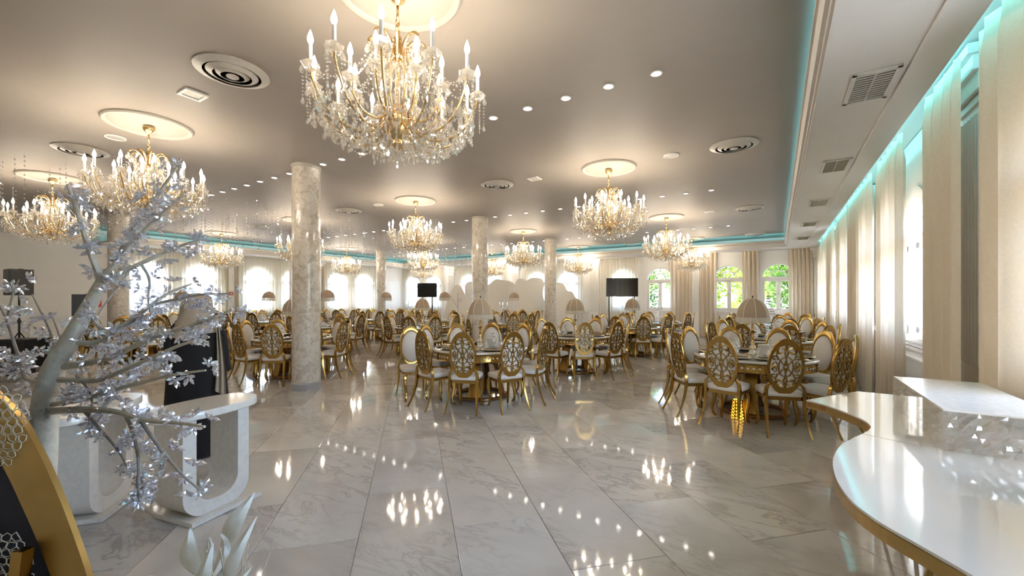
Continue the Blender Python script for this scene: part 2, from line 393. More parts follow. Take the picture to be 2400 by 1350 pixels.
# windows ---------------------------------------------------------------
def make_window():
    fr = MB(); n = 20; D = .07                                  # u right, y into the wall, z up from the sill line
    H = SPR - SILL
    def ring(r0, r1, a0, a1, y0, y1, m=20, cz=H):
        P = arc(0, cz, r1, a0, a1, m); Q = arc(0, cz, r0, a0, a1, m); vs = []
        for (x, z), (x2, z2) in zip(P, Q): vs += [(x, y0, z), (x2, y0, z2), (x2, y1, z2), (x, y1, z)]
        fr.add(vs, [(4 * i + k, 4 * i + (k + 1) % 4, 4 * i + 4 + (k + 1) % 4, 4 * i + 4 + k) for i in range(m) for k in range(4)])
    ring(.53, .665, 0, 180, -.03, .06)                          # architrave and arch
    ring(.50, .56, 0, 180, .02, .12)
    for sx in (-1, 1):
        fr.span((sx * .53, -.03, 0), (sx * .665, .06, H)); fr.span((sx * .50, .02, 0), (sx * .56, .12, H))
    fr.span((-.56, .0, H - .05), (.56, .12, H + .05))           # transom
    fr.span((-.56, .02, 0), (.56, .12, .05))
    ring(.215, .255, 0, 180, .03, .10, 14, H + .05)
    for a in (45, 90, 135):
        ca, sa = math.cos(math.radians(a)), math.sin(math.radians(a))
        fr.tube([(ca * .24, .065, H + .05 + sa * .24), (ca * .52, .065, H + sa * .52)], .028, 4)
    root = fr.build('window', 'trim', smooth=False)
    for sx in (-1, 1):
        s_ = MB(); x0, x1 = (0, .50) if sx > 0 else (-.50, 0)
        for a, b in (((x0, .05), (x0 + .07, H - .05)), ((x1 - .07, .05), (x1, H - .05)), ((x0, .05), (x1, .12)), ((x0, H - .12), (x1, H - .05))):
            s_.span((a[0], .01, a[1]), (b[0], .08, b[1]))
        s_.build('sash', 'trim', root)
        MB().span((x0 + .06, .04, .11), (x1 - .06, .05, H - .11)).build('pane', 'glass_green', root)
    for a0, a1 in ((0, 45), (45, 90), (90, 135), (135, 180)):
        P = arc(0, H + .03, .51, a0, a1, 6) + arc(0, H + .05, .24, a1, a0, 6); m = MB(); k = len(P)
        m.add([(x, .06, z) for x, z in P] + [(x, .066, z) for x, z in P], [tuple(range(k)), tuple(range(2 * k - 1, k - 1, -1))]); m.build('pane', 'glass_green', root)
    P = arc(0, H + .05, .22, 0, 180, 10); k = len(P); m = MB(); m.add([(x, .06, z) for x, z in P] + [(x, .066, z) for x, z in P], [tuple(range(k)), tuple(range(2 * k - 1, k - 1, -1))]); m.build('pane', 'glass_green', root)
    hd = MB(); hd.span((-.03, -.01, .62), (.03, .01, .70)); hd.tube([(0, -.01, .66), (0, -.05, .66), (0, -.05, .55)], .012, 6); hd.build('handle', 'white_lacquer', root)
    sl = MB(); sl.span((-.70, -.07, -.06), (.70, .0, .0)); sl.span((-.68, -.04, -.12), (.68, 0, -.06)); sl.build('sill', 'trim', root)
    return root
win0 = make_window(); first = [True]; wi = [0]
def place_window(loc, rz):
    w = win0 if first[0] else copy_tree(win0); first[0] = False; wi[0] += 1
    w.name = 'window_%d' % wi[0]; w.location = loc; w.rotation_euler = (0, 0, rz); struct(w)
for x in BACKW: place_window((x, YB, SILL), 0)
for y in LEFTW: place_window((XL, y, SILL), PI / 2)
for y in RIGHTW: place_window(MR @ Vector((XR, y, SILL)), -PI / 2 - DELTA)

# wainscot panels, chair rail and baseboards; local x along the wall, -y into the room
ti = [0]
def trim(mb, mat, loc, rz): ti[0] += 1; return struct(mb.build('trim_%d' % ti[0], mat, None, loc, rz))
def frame(mb, x0, x1, z0, z1, w=.03, t=.02):
    mb.span((x0, -t, z0), (x1, 0, z0 + w)); mb.span((x0, -t, z1 - w), (x1, 0, z1)); mb.span((x0, -t, z0), (x0 + w, 0, z1)); mb.span((x1 - w, -t, z0), (x1, 0, z1))
def wainscot(L, wins, loc, rz, rail=True):
    mb = MB(); mb.span((0, -.025, .86), (L, 0, .90)); mb.span((0, -.018, .93), (L, 0, .95))
    edges = []
    for w in wins: edges.append((w - .55, w + .55))
    for a, b in edges: frame(mb, a, b, .22, .76)
    trim(mb, 'trim', loc, rz)
wainscot(XR - XL, [x - XL for x in BACKW], (XL, YB, 0), 0)
wainscot(YB - YF, [y - YF for y in LEFTW] + [1.5, 3.2, 4.9, 6.6], (XL, YF, 0), PI / 2)
wainscot(LR, [LR - 3.5 - y for y in RIGHTW], MR @ Vector((XR, LR - 3.5, 0)), -PI / 2 - DELTA)
struct(MB().span((0, -.02, 0), (XR - XL + .6, 0, .13)).build('baseboard_back', 'stone_grey', None, (XL, YB, 0)))
struct(MB().span((0, -.02, 0), (YB - YF, 0, .13)).build('baseboard_left', 'stone_grey', None, (XL, YF, 0), PI / 2))
struct(MB().span((0, -.02, 0), (LR, 0, .13)).build('baseboard_right', 'stone_grey', None, MR @ Vector((XR, LR - 3.5, 0)), -PI / 2 - DELTA))
def pilaster(loc, rz, w=.5, H=3.62):
    mb = MB(); mb.span((-w / 2, -.07, .14), (w / 2, 0, H - .35)); mb.span((-w / 2 - .03, -.10, 0), (w / 2 + .03, 0, .15))
    for k in range(6): x = -w / 2 + .07 + k * (w - .14) / 5; mb.tube([(x, -.07, .95), (x, -.07, H - .5)], .022, 6)
    for k, (e, z0, z1) in enumerate(((.02, H - .42, H - .36), (.05, H - .34, H - .2), (.09, H - .2, H - .08), (.13, H - .08, H))): mb.span((-w / 2 - e, -.07 - e, z0), (w / 2 + e, 0, z1))
    trim(mb, 'trim', loc, rz)
pm = (p1 + p2) / 2
for k in range(-3, 2): pilaster((pm + PITCH / 2 + (k - 0) * PITCH, YB, 0), 0, .45, SOF)
for y in ((LEFTW[0] + LEFTW[3]) / 2 , (LEFTW[2] + LEFTW[5]) / 2): pilaster((XL, y, 0), PI / 2, .5, SOF)
for y in (5.17, 10.2, 14.4): pilaster(MR @ Vector((XR, y, 0)), -PI / 2 - DELTA, .5, 3.58)

# soffits with cornice lip and cyan light strips; local x along, y out from the wall
def soffit(name, L, D0, D1, loc, rz, slot=True):
    mb = MB()                                                   # D0 gap at the wall, D1 outer depth
    mb.span((0, -D1, SOF), (L, -D0, SOF + .05)); mb.span((0, -D0 - .03, SOF + .012), (L, -D0 - .002, SOF + .32))
    mb.span((0, -D1 - .02, SOF + .02), (L, -D1 + .05, SOF + .14)); mb.span((0, -D1 - .045, SOF + .14), (L, -D1 + .05, SOF + .18)); mb.span((0, -D1 - .08, SOF + .18), (L, -D1 + .03, SOF + .21))
    mb.tube([(0, -D1 - .03, SOF + .10), (L, -D1 - .03, SOF + .10)], .045, 8)
    if slot: mb.span((0, -D0 - .02, SOF + .30), (L, -.01, SOF + .33))
    t = D0 + (D1 - D0) * .27; mb.span((0, -t - .025, SOF - .018), (L, -t + .025, SOF))
    o = struct(mb.build(name, 'soffit', None, loc, rz))
    l = MB().span((0, -D1 + .09, SOF + .055), (L, -D1 + .12, SOF + .075)); s = l.build('light_strip', 'led', o)
    if slot: MB().span((0, -D0 + .005, SOF + .20), (L, -D0 + .02, SOF + .225)).build('light_strip', 'led', o)
    return o
trim_soffit = lambda: None
def soff(L, D0, D1, loc, rz, slot): ti[0] += 1; return soffit('trim_%d' % ti[0], L, D0, D1, loc, rz, slot)
soff(21.3, XR - 1.09, XR - .30, MR @ Vector((XR, 17.95, .001)), -PI / 2 - DELTA, True)
soff(XR - XL + .2, .14, 1.15, (XL, YB, 0), 0, False)
LY0 = uleft(345) - 1.3
soff(YB - LY0, .14, 1.15, (XL, LY0, -.001), PI / 2, False)
ti[0] += 1                                                      # cornice of the plain part of the left wall
mb = MB(); mb.span((0, -.10, 3.42), (LY0 - YF, 0, 3.50)); mb.span((0, -.22, 3.50), (LY0 - YF, 0, 3.62)); mb.span((0, -.35, 3.62), (LY0 - YF, 0, CEIL)); struct(mb.build('trim_%d' % ti[0], 'soffit', None, (XL, YF, 0), PI / 2))

# curtains --------------------------------------------------------------
def curtain(a, b, zt, zb, folds, amp, mat, label, group, pinch=.6, name='curtain', sway=.0):
    a, b = Vector((*a, 0)), Vector((*b, 0)); t = (b - a); L = t.length; t.normalize(); nrm = Vector((-t.y, t.x, 0)); n = folds * 8
    rows = []; ph = [random.uniform(-.6, .6) for _ in range(folds + 2)]; am = [random.uniform(.65, 1.25) for _ in range(folds + 2)]
    for i, fz in enumerate((0, .03, .08, .3, .6, .85, 1)):
        row = []; z = zt + (zb - zt) * fz
        for j in range(n + 1):
            u = j / n; k = u * folds; ki = int(k)
            A = amp * (am[ki] + (am[ki + 1] - am[ki]) * (k - ki)) * (pinch if i < 2 else 1) * (1 - .1 * math.sin(3 * fz))
            w = math.sin(2 * PI * k + ph[ki] * (1 - abs(2 * (k - ki) - 1)) + fz * sway)
            p = a + t * (L * u + .02 * math.sin(4 * PI * k)) + nrm * A * w; row.append((p.x, p.y, z))
        rows.append(row)
    mb = MB().sheet(rows); o = mb.build(name, mat, smooth=True, angle=None); return tag(o, label, 'curtain', group)
def rp(X, Y): v = MR @ Vector((X, Y, 0)); return (v.x, v.y)
CX = 1.24
def rc(pa, pb, folds, amp, label, mat='curtain'):
    ya, yb = wy(pa, CX), wy(pb, CX)
    curtain(rp(CX, ya), rp(CX, yb), SOF + .16, .02, folds, amp, mat, label, 'cream curtains on the long window wall')
rc(2440, 2294, 3, .05, 'cream curtain panel beside the acrylic blocks, nearer side of the fluted pilaster')
rc(2252, 2166, 4, .05, 'cream curtain panel between the fluted pilaster and the open window')
rc(2116, 2056, 5, .06, 'cream curtain panel just beyond the open window behind the buffet end')
rc(2044, 1990, 7, .07, 'wide gathered cream curtain beside the lamp table')
rc(1984, 1962, 5, .06, 'cream curtain beside the crystal tree table')
rc(1955, 1930, 8, .06, 'cream curtain further along the window wall beyond the crystal tree')
rc(1926, 1913, 8, .06, 'last cream curtain of the window wall before the corner')
def bc(x0, x1, label, mat='curtain', folds=6, amp=.045, group='curtains on the end wall'):
    curtain((x0, YB - .14), (x1, YB - .14), SOF + .04, .02, folds, amp, mat, label, group)
def bwx(k): return sorted(BACKW)[k]
BW = sorted(BACKW); nb = len(BW)
i1 = min(range(nb), key=lambda k: abs(BW[k] - p1)); i2 = i1 + 1; i3 = i1 + 2; i4 = i1 + 3
bc(BW[i1] - 1.0, BW[i1] + .72, 'sheer cream curtain over the window behind the black television', 'sheer', 12, .035)
bc(BW[i2] + .42, BW[i2] + 1.25, 'gathered cream curtain between the television window pair and the fluted pilaster', 'curtain', 5)
bc(BW[i3] - 1.0, BW[i3] - .42, 'cream curtain on the near side of the paired garden windows', 'curtain', 4)
bc(BW[i3] + .45, BW[i4] - .62, 'narrow cream curtain tied between the paired garden windows', 'curtain', 4)
bc(BW[i4] + .30, BW[i4] + 1.0, 'cream curtain in the corner beside the last garden window', 'curtain', 6, .05)
ORD = ['closest to the television', 'next toward the stage column', 'behind the tall cloud panel', 'behind the middle column', 'behind the tripod screen', 'in the far corner', 'last in the corner']
for k in range(i1):
    bc(BW[k] - .80, BW[k] + .80, 'sheer cream curtain over a bright arched end window, ' + ORD[min(i1 - 1 - k, 6)], 'sheer', 12, .035)
def lc(y0, y1, label, mat, folds, amp=.04): curtain((XL + .14, y0), (XL + .14, y1), SOF + .04, .02, folds, amp, mat, label, 'curtains on the sunlit side wall')
GAP = min(.38, (min(LEFTW[0] - LEFTW[3], LEFTW[2] - LEFTW[5]) - 1.6) / 2 - .12)
for k, y in enumerate(LEFTW):
    lab = ('sheer curtain glowing over the sunlit windows past the far column', 'sheer curtain glowing over the sunlit windows by the hooked lamps', 'sheer curtain glowing over the sunlit windows behind the veiled woman')[k // 2]
    lc(y - .80, y + .80, lab + (', nearer the corner' if k % 2 else ', further from the corner'), 'sheer', 12, .035)
    if k % 2: lc(y + .82, y + .78 + GAP, 'narrow cream curtain beside the sunlit windows', 'curtain', 3)
    else: lc(y - .78 - GAP, y - .82, 'narrow cream curtain beside the sunlit windows', 'curtain', 3)

# columns ---------------------------------------------------------------
def column(x, y, label):
    t = thing('column', label, 'column', (x, y, 0), random.random() * 6, 'patterned ivory columns')
    MB().lathe([(.222, .13), (.222, 1.2), (.222, 2.4), (.222, CEIL - .06)], 40).build('shaft', 'pearl', t, smooth=True, angle=50)
    MB().lathe([(.24, .0), (.24, .11), (.225, .13)], 40).build('base', 'stone_grey', t, smooth=True, angle=30)
    MB().lathe([(.23, CEIL - .06), (.235, CEIL - .03), (.235, CEIL)], 40).build('collar', 'plaster', t, smooth=True, angle=30)
colw = [(at(718, FPX * 2.24 / 312)), (at(1125, FPX * 2.24 / 191)), (at(1290, FPX * 2.24 / 140))]
column(*at(718, 7.0), 'patterned ivory column beside the round table on the left aisle')
column(*at(1125, 11.4), 'patterned ivory column behind the table with the tall fringed lamp')
column(*at(1290, 15.5), 'patterned ivory column at the right of the white cloud stage')
column(*at(893, 19.2), 'patterned ivory column in the far corner by the sunlit windows')
column(*at(692, 16.0), 'patterned ivory column half hidden by the thickest column')
column(*at(278, 11.1), 'patterned ivory column behind the crystal blossom tree by the fire extinguisher')

# ------------------------------------------------------------------ dining chair
BT = .12                                                        # backward lean of the back
def bp(u, v, n=0.0): return (u, -.225 - BT * v - n, .765 + v)   # back plane: u across, v up, n out behind
def make_chair():
    root = thing('dining_chair', 'chair', 'chair')
    # seat outline: wider, rounded front
    half = [(0, -.205), (.165, -.205), (.188, -.19), (.192, 0), (.188, .12), (.180, .165), (.155, .185), (.09, .195), (0, .188)]
    out = half + [(-x, y) for x, y in reversed(half[1:-1])]
    def rings(lv):
        mb = MB(); n = len(out); vs = []; fs = []
        for s, z in lv: vs += [(x * s, y * s, z) for x, y in out]
        for i in range(len(lv) - 1): fs += [(i * n + k, i * n + (k + 1) % n, (i + 1) * n + (k + 1) % n, (i + 1) * n + k) for k in range(n)]
        fs += [tuple(range(n - 1, -1, -1)), tuple((len(lv) - 1) * n + k for k in range(n))]
        return mb.add(vs, fs)
    rings([(.96, .425), (1.0, .44), (1.0, .468), (.95, .488), (.8, .50), (.4, .506)]).build('seat', 'upholstery', root, smooth=True, angle=60)
    rings([(.93, .385), (.99, .39), (.99, .428), (.9, .43)]).build('seat_rail', 'gold', root)
    # oval back frame: flat plate ring
    n = 36; mb = MB(); vs = []
    for k in range(n):
        a = 2 * PI * k / n; ca, sa = math.cos(a), math.sin(a)
        for (ru, rv, nn) in ((.186, .318, .004), (.182, .314, .016), (.158, .242, .016), (.154, .238, -.012), (.166, .27, -.02), (.182, .314, -.012)): vs.append(bp(ca * ru, sa * rv, nn))
    fs = [(k * 6 + j, k * 6 + (j + 1) % 6, ((k + 1) % n) * 6 + (j + 1) % 6, ((k + 1) % n) * 6 + j) for k in range(n) for j in range(6)]
    mb.add(vs, fs).build('back_frame', 'gold', root, smooth=True, angle=35)
    mb = MB(); vs = [bp(0, 0, -.045)]; L = [(.5, -.042), (.85, -.03), (1.0, -.008), (1.0, .004)]
    for s, nn in L: vs += [bp(math.cos(2 * PI * k / 28) * .157 * s, math.sin(2 * PI * k / 28) * .241 * s, nn) for k in range(28)]
    vs.append(bp(0, 0, .004)); fs = [(0, 1 + (k + 1) % 28, 1 + k) for k in range(28)]
    for i in range(3): fs += [(1 + i * 28 + k, 1 + i * 28 + (k + 1) % 28, 29 + i * 28 + (k + 1) % 28, 29 + i * 28 + k) for k in range(28)]
    fs += [(len(vs) - 1, 85 + k, 85 + (k + 1) % 28) for k in range(28)]
    mb.add(vs, fs).build('back_cushion', 'upholstery', root, smooth=True, angle=60)
    # scrollwork
    mb = MB(); W = .0092
    def sp(cx, cy, r0, r1, a0, a1, m=9): return [(cx + (r0 + (r1 - r0) * i / m) * math.cos(math.radians(a0 + (a1 - a0) * i / m)), cy + .62 * (r0 + (r1 - r0) * i / m) * math.sin(math.radians(a0 + (a1 - a0) * i / m))) for i in range(m + 1)]
    quad = [[(.05, 1.0), (.04, .84), (.10, .62), (.02, .46)], sp(.40, .70, .36, .10, 180, -170), sp(.36, .80, .30, .12, 200, 420),
            [(.0, .46), (.26, .40), (.42, .22), (.46, .0)], [(.10, .06), (.30, .22), (.52, .40), (.66, .62)],
            sp(.74, .40, .22, .06, 210, -150), sp(.76, .12, .22, .06, 90, 460), [(.46, .0), (.62, .10), (.80, .04), (1.0, .02)], [(.0, .46), (.0, .3), (.08, .1)]]
    for cv in quad:
        for sx in (1, -1):
            for sy in (1, -1): mb.tube([bp(sx * u * .157, sy * v * .241, .010) for u, v in cv], W, 4, sq=(1.1, .8), caps=False)
    mb.tube([bp(math.cos(2 * PI * k / 10) * .022, math.sin(2 * PI * k / 10) * .022, .010) for k in range(10)], W, 4, closed=True)
    mb.build('scrollwork', 'gold', root)
    for s in (-1, 1):
        pts = smooth_path([(s * .150, -.205, .575), (s * .182, -.213, .535), (s * .192, -.208, .46), (s * .190, -.212, .38), (s * .192, -.235, .25), (s * .205, -.29, .10), (s * .215, -.345, .0)], 3)
        MB().tube(pts, [.016 + .009 * math.sin(PI * min(1, i / len(pts) * 1.3)) * (1 if i > 2 else .6) - .004 * i / len(pts) for i in range(len(pts))], 4, twist=PI / 4 * 0).build('leg', 'gold', root, smooth=True, angle=50)
        pts = smooth_path([(s * .150, .150, .40), (s * .166, .178, .34), (s * .163, .180, .24), (s * .148, .160, .12), (s * .150, .172, .04), (s * .160, .200, .0)], 3)
        MB().tube(pts, [.030 - .018 * (i / len(pts)) for i in range(len(pts))], 6).build('leg', 'gold', root, smooth=True, angle=50)
    return root
chair0 = make_chair(); ch_used = [False]
def place_chair(x, y, rz, label, group):
    c = chair0 if not ch_used[0] else copy_tree(chair0); ch_used[0] = True
    c.location = (x, y, 0); c.rotation_euler = (0, 0, rz); c['label'] = label; c['group'] = group; return c

# ------------------------------------------------------------------ banquet table
TR, TZ = .73, .765
def make_table():
    root = thing('round_table', 'table', 'table')
    MB().lathe([(.0, TZ - .03), (TR - .01, TZ - .03), (TR - .01, TZ - .004), (TR - .02, TZ), (0, TZ)], 48).build('tabletop', 'mirror_top', root, smooth=True, angle=30)
    MB().lathe([(TR - .012, TZ - .034), (TR + .006, TZ - .03), (TR + .006, TZ - .012), (TR - .008, TZ - .002)], 48, ring=True).build('rim', 'porcelain', root, smooth=True, angle=30)
    mb = MB(); mb.lathe([(TR - .03, TZ - .15), (TR - .005, TZ - .145), (TR - .012, TZ - .13), (TR - .012, TZ - .05), (TR - .002, TZ - .036), (TR - .03, TZ - .034)], 48, ring=True)
    for k in range(12):
        a = 2 * PI * k / 12; mb.box(((TR - .008) * math.cos(a), (TR - .008) * math.sin(a), TZ - .09), (.016, .02, .105), a)
    mb.build('apron', 'gold', root, smooth=True, angle=30)
    mb = MB()
    for k in range(72):
        if k % 6 == 0: continue
        a = 2 * PI * k / 72; M = Matrix.Rotation(a, 3, 'Z') @ Matrix.Rotation(PI / 4, 3, 'X'); mb.box(((TR - .010) * math.cos(a), (TR - .010) * math.sin(a), TZ - .09), (.008, .024, .024), 0, M)
    struct(mb.build('apron_studs', 'porcelain', root), 'stuff')
    for k in range(4):
        a = PI / 4 + k * PI / 2; ca, sa = math.cos(a), math.sin(a)
        mb = MB(); M = Matrix.Rotation(a, 4, 'Z')
        P = [(-.10, 0), (.10, 0), (.065, .58), (-.065, .58)]
        for (r0, z0, w0), (r1, z1, w1) in zip([(.36, .03, .10), (.30, .25, .08)], [(.30, .25, .08), (.20, TZ - .13, .06)]):
            vs = []
            for r, z, w in ((r0, z0, w0), (r1, z1, w1)): vs += [M @ Vector((r - .012, -w, z)), M @ Vector((r - .012, w, z)), M @ Vector((r + .012, w, z)), M @ Vector((r + .012, -w, z))]
            mb.add(vs, [(0, 1, 5, 4), (1, 2, 6, 5), (2, 3, 7, 6), (3, 0, 4, 7), (3, 2, 1, 0), (4, 5, 6, 7)])
        mb.build('leg', 'gold_dark' if k % 2 else 'gold', root)
    mb = MB(); mb.tube([(.40 * math.cos(2 * PI * k / 36), .40 * math.sin(2 * PI * k / 36), .026) for k in range(36)], .026, 6, closed=True); mb.build('base_ring', 'gold_dark', root, smooth=True)
    MB().lathe([(.055, .03), (.055, TZ - .15)], 12).build('post', 'steel', root, smooth=True)
    MB().lathe([(.0, .0), (.12, .0), (.12, .03), (.0, .032)], 20).build('post_foot', 'steel', root)
    MB().box((0, 0, TZ - .16), (1.1, .06, .03)).build('crossbar', 'gold_dark', root)
    return root
table0 = make_table(); tb_used = [False]

# table-top things ------------------------------------------------------
def mesh_plate():
    return MB().lathe([(.0, .004), (.10, .004), (.135, .016), (.15, .020), (.152, .016), (.11, .0), (.0, .0)], 24).mesh('charger_plate', 'plate_dark', True, 40)
plate_me = mesh_plate()
plate_rim_me = MB().lathe([(.138, .0185), (.151, .0225), (.155, .019), (.140, .0150)], 24, ring=True).mesh('rim', 'gold_bright', True, 50)
goblet_me = MB().lathe([(.030, .0), (.040, .02), (.044, .05), (.036, .085), (.012, .102), (.006, .11), (.005, .165), (.012, .178), (.034, .184), (.034, .187), (.0, .187)], 14).mesh('goblet', 'crystal_clear', True, 50)
napkin_me = MB().add([(0, 0, .13)] + [(.045 * math.cos(2 * PI * k / 8) * (1.15 if k % 2 else .75), .045 * math.sin(2 * PI * k / 8) * (1.15 if k % 2 else .75), 0) for k in range(8)],
                     [(0, 1 + k, 1 + (k + 1) % 8) for k in range(8)] + [tuple(range(8, 0, -1))]).mesh('napkin', 'petal_white')
def make_box():
    mb = MB(); mb.box((0, 0, .055), (.16, .11, .11)); r = mb.build('gift_box', 'porcelain'); MB().box((0, 0, .117), (.17, .12, .022)).build('lid', 'off_white', r); return r
def make_lamp():
    r = thing('table_lamp', 'lamp', 'lamp')
    MB().lathe([(.0, 0), (.085, 0), (.085, .012), (.05, .02), (.035, .04), (.022, .06), (.03, .08), (.018, .11), (.016, .20), (.03, .215), (.016, .23), (.018, .28), (.038, .30), (.042, .31), (.018, .325), (.014, .42), (.022, .44), (.008, .46), (.007, .70), (.0, .70)], 14).build('stem', 'gold_bright', r, smooth=True, angle=40)
    R = .195
    mb = MB(); n = 48; prof = [(math.sin(t) , math.cos(t)) for t in [PI / 2 * k / 9 for k in range(10)]]
    vs = []; rows = []
    for (q, h) in prof[1:]:
        rows.append([((R * q) * (1 - .05 * abs(math.sin(4 * a))) * math.cos(a), (R * q) * (1 - .05 * abs(math.sin(4 * a))) * math.sin(a), .50 + .26 * h) for a in [2 * PI * k / n for k in range(n + 1)]])
    mb.sheet(rows); mb.add([(0, 0, .765)] + rows[0][:-1], [(0, 1 + k, 1 + (k + 1) % n) for k in range(n)])
    mb.build('shade', 'shade', r, smooth=True, angle=25)
    for k in range(8):
        a = 2 * PI * k / 8; MB().tube([(R * 1.01 * q * math.cos(a), R * 1.01 * q * math.sin(a), .50 + .263 * h) for q, h in prof], .004, 4).build('rib', 'shade_rib', r)
    mb = MB(); fr = []
    for z in (.505, .44): fr.append([((R + .004 + .006 * (k % 2)) * math.cos(2 * PI * k / 96), (R + .004 + .006 * (k % 2)) * math.sin(2 * PI * k / 96), z - (.012 * random.random() if z < .5 else 0)) for k in range(97)])
    mb.sheet(fr).build('fringe', 'fringe', r)
    MB().lathe([(.0, .80), (.006, .795), (.009, .78), (.004, .762), (.0, .76)], 8).build('finial', 'black_metal', r)
    return r
def make_hook_lamp():                                           # dome shade hanging from a tall crook
    r = thing('hook_lamp', 'lamp', 'lamp'); R = .20
    MB().lathe([(0, 0), (.10, 0), (.10, .015), (.03, .03), (0, .03)], 16).build('base', 'off_white', r, smooth=True, angle=40)
    pts = [(-.20, 0, .02), (-.22, 0, .5), (-.22, 0, 1.05)] + [(-.11 - .11 * math.cos(t), 0, 1.12 + .14 * math.sin(t)) for t in [PI * k / 8 for k in range(9)]] + [(0, 0, 1.0)]
    MB().tube([(-.0, 0, .02), (-.15, 0, .03), (-.20, 0, .06)] + pts[1:], .006, 6).build('crook', 'off_white', r, smooth=True)
    n = 32; prof = [(math.sin(t), math.cos(t)) for t in [PI / 2 * k / 7 for k in range(8)]]; rows = []
    for q, h in prof[1:]: rows.append([(R * q * (1 - .04 * abs(math.sin(4 * a))) * math.cos(a), R * q * (1 - .04 * abs(math.sin(4 * a))) * math.sin(a), .78 + .22 * h) for a in [2 * PI * k / n for k in range(n + 1)]])
    mb = MB().sheet(rows); mb.add([(0, 0, 1.0)] + rows[0][:-1], [(0, 1 + k, 1 + (k + 1) % n) for k in range(n)]); mb.build('shade', 'shade', r, smooth=True, angle=25)
    mb = MB(); mb.sheet([[((R + .003) * math.cos(2 * PI * k / 64), (R + .003) * math.sin(2 * PI * k / 64), z - (.03 * abs(math.sin(k * .7)) if z < .75 else 0)) for k in range(65)] for z in (.785, .70)]); mb.build('fringe', 'fringe', r)
    return r
def make_candelabra():
    r = thing('candelabra', 'candelabra', 'candelabra')
    MB().lathe([(0, 0), (.08, 0), (.08, .015), (.03, .04), (.02, .10), (.03, .14), (.012, .18), (.012, .5), (.03, .52), (.0, .53)], 12).build('stem', 'crystal_clear', r, smooth=True, angle=40)
    for k in range(5):
        a = 2 * PI * k / 5; ca, sa = math.cos(a), math.sin(a); q = .13
        ar = MB().tube(smooth_path([(0, 0, .42), (ca * .06, sa * .06, .38), (ca * .12, sa * .12, .42), (ca * q, sa * q, .50)], 3), .008, 5).build('arm', 'crystal_clear', r, smooth=True)
        mb = MB().lathe([(.0, .5), (.025, .505), (.025, .515), (.012, .52), (.012, .64), (.0, .65)], 8, (ca * q, sa * q, 0))
        for j in range(4): mb.drop((ca * q + .022 * math.cos(j * 1.57), sa * q + .022 * math.sin(j * 1.57), .505), .008, .05, j)
        mb.build('candle_holder', 'crystal_clear', ar)
    MB().lathe([(.0, .52), (.014, .53), (.014, .72), (.0, .73)], 8).build('centre_candle', 'porcelain', r)
    return r
def make_crystal_tree():
    r = thing('crystal_tree', 'tree', 'centrepiece'); rnd = random.Random(3)
    MB().lathe([(0, 0), (.09, 0), (.09, .02), (.03, .05), (.02, .1), (0, .1)], 14).build('base', 'crystal_clear', r, smooth=True, angle=40)
    mb = MB()
    for k in range(14):
        a = 2 * PI * k / 14
        for j in range(16):
            t = j / 15; q = .13 * (1 - t ** 1.5) * (1 - .25 * math.sin(t * 9)) + .012; z = .08 + .72 * t
            mb.octa((q * math.cos(a + t), q * math.sin(a + t), z), .013, .017)
    mb.tube([(0, 0, .05), (0, 0, .85)], .005, 4); mb.octa((0, 0, .86), .014, .03); struct(mb.build('beads', 'crystal_clear', r), 'stuff')
    return r
PROTO = {}
def place(kind, maker, x, y, z, rz, label, group):
    if kind not in PROTO: o = PROTO[kind] = maker()
    else: o = copy_tree(PROTO[kind])
    o.location = (x, y, z); o.rotation_euler = (0, 0, rz)
    return tag(o, label, kind.split('_')[-1].replace('tree', 'centrepiece').replace('box', 'box'), group)

S_ = .973
TABLES = [  # px, depth, chair angles (None: ten even), centrepiece, description, detail level
    (1764, 5.75 * S_, [18, -18, 54, -54, 90, -90, 126, -126, 162, -162], 'lamp', 'the lamp table beside the curved buffet', 2),
    (1800, 8.10 * S_, None, 'tree', 'the crystal tree table along the curtains', 2),
    (1803, 10.5 * S_, None, '', 'the table between crystal tree and corner windows', 1),
    (1806, 12.9 * S_, None, '', 'the corner table under the garden windows', 1),
    (1126, 6.68 * S_, [12, 48, 85, -25, -62, -98, 121, 157, -134, -170], 'lamp', 'the lamp table by the middle column', 2),
    (1348, 8.95 * S_, None, 'lamp', 'the lamp table on the centre aisle', 2),
    (1482, 11.6 * S_, None, 'lamp', 'the table before the black television', 1),
    (1542, 13.7 * S_, None, 'cand', 'the candelabra table under the garden window', 1),
    (688, 8.48 * S_, None, 'lamp', 'the table behind the thickest column', 2),
    (990, 11.6 * S_, None, 'lamp', 'the lamp table near the tripod screen', 1),
    (1181, 13.6 * S_, None, 'cand', 'the candelabra table facing the cloud stage', 1),
    (330, 10.6 * S_, None, '', 'the table beyond the crystal blossom tree', 1),
    (428, 13.2 * S_, None, 'hook', 'the table behind the veiled woman', 0),
    (767, 11.9 * S_, None, 'hook', 'the hooked lamp table beside the thickest column', 1),
    (630, 14.4 * S_, None, 'hook', 'the hooked lamp table toward the sunlit windows', 0),
    (905, 15.9 * S_, None, 'hook', 'the hooked lamp table by the corner column', 0),
    (1042, 15.2 * S_, None, 'hook', 'the hooked lamp table beside the cloud stage', 0),
    (540, 15.7 * S_, None, 'tree', 'the crystal tree table by the sunlit windows', 0),
    (672, 17.9 * S_, None, '', 'the lampless table along the sunlit windows', 0),
    (815, 18.0 * S_, None, '', 'the table at the end of the aisle', 0),
    (958, 18.6 * S_, None, 'cand', 'the candelabra table in the far corner', 0),
    (1205, 16.5 * S_, None, 'hook', 'the hooked lamp table right below the stage', 0),
]
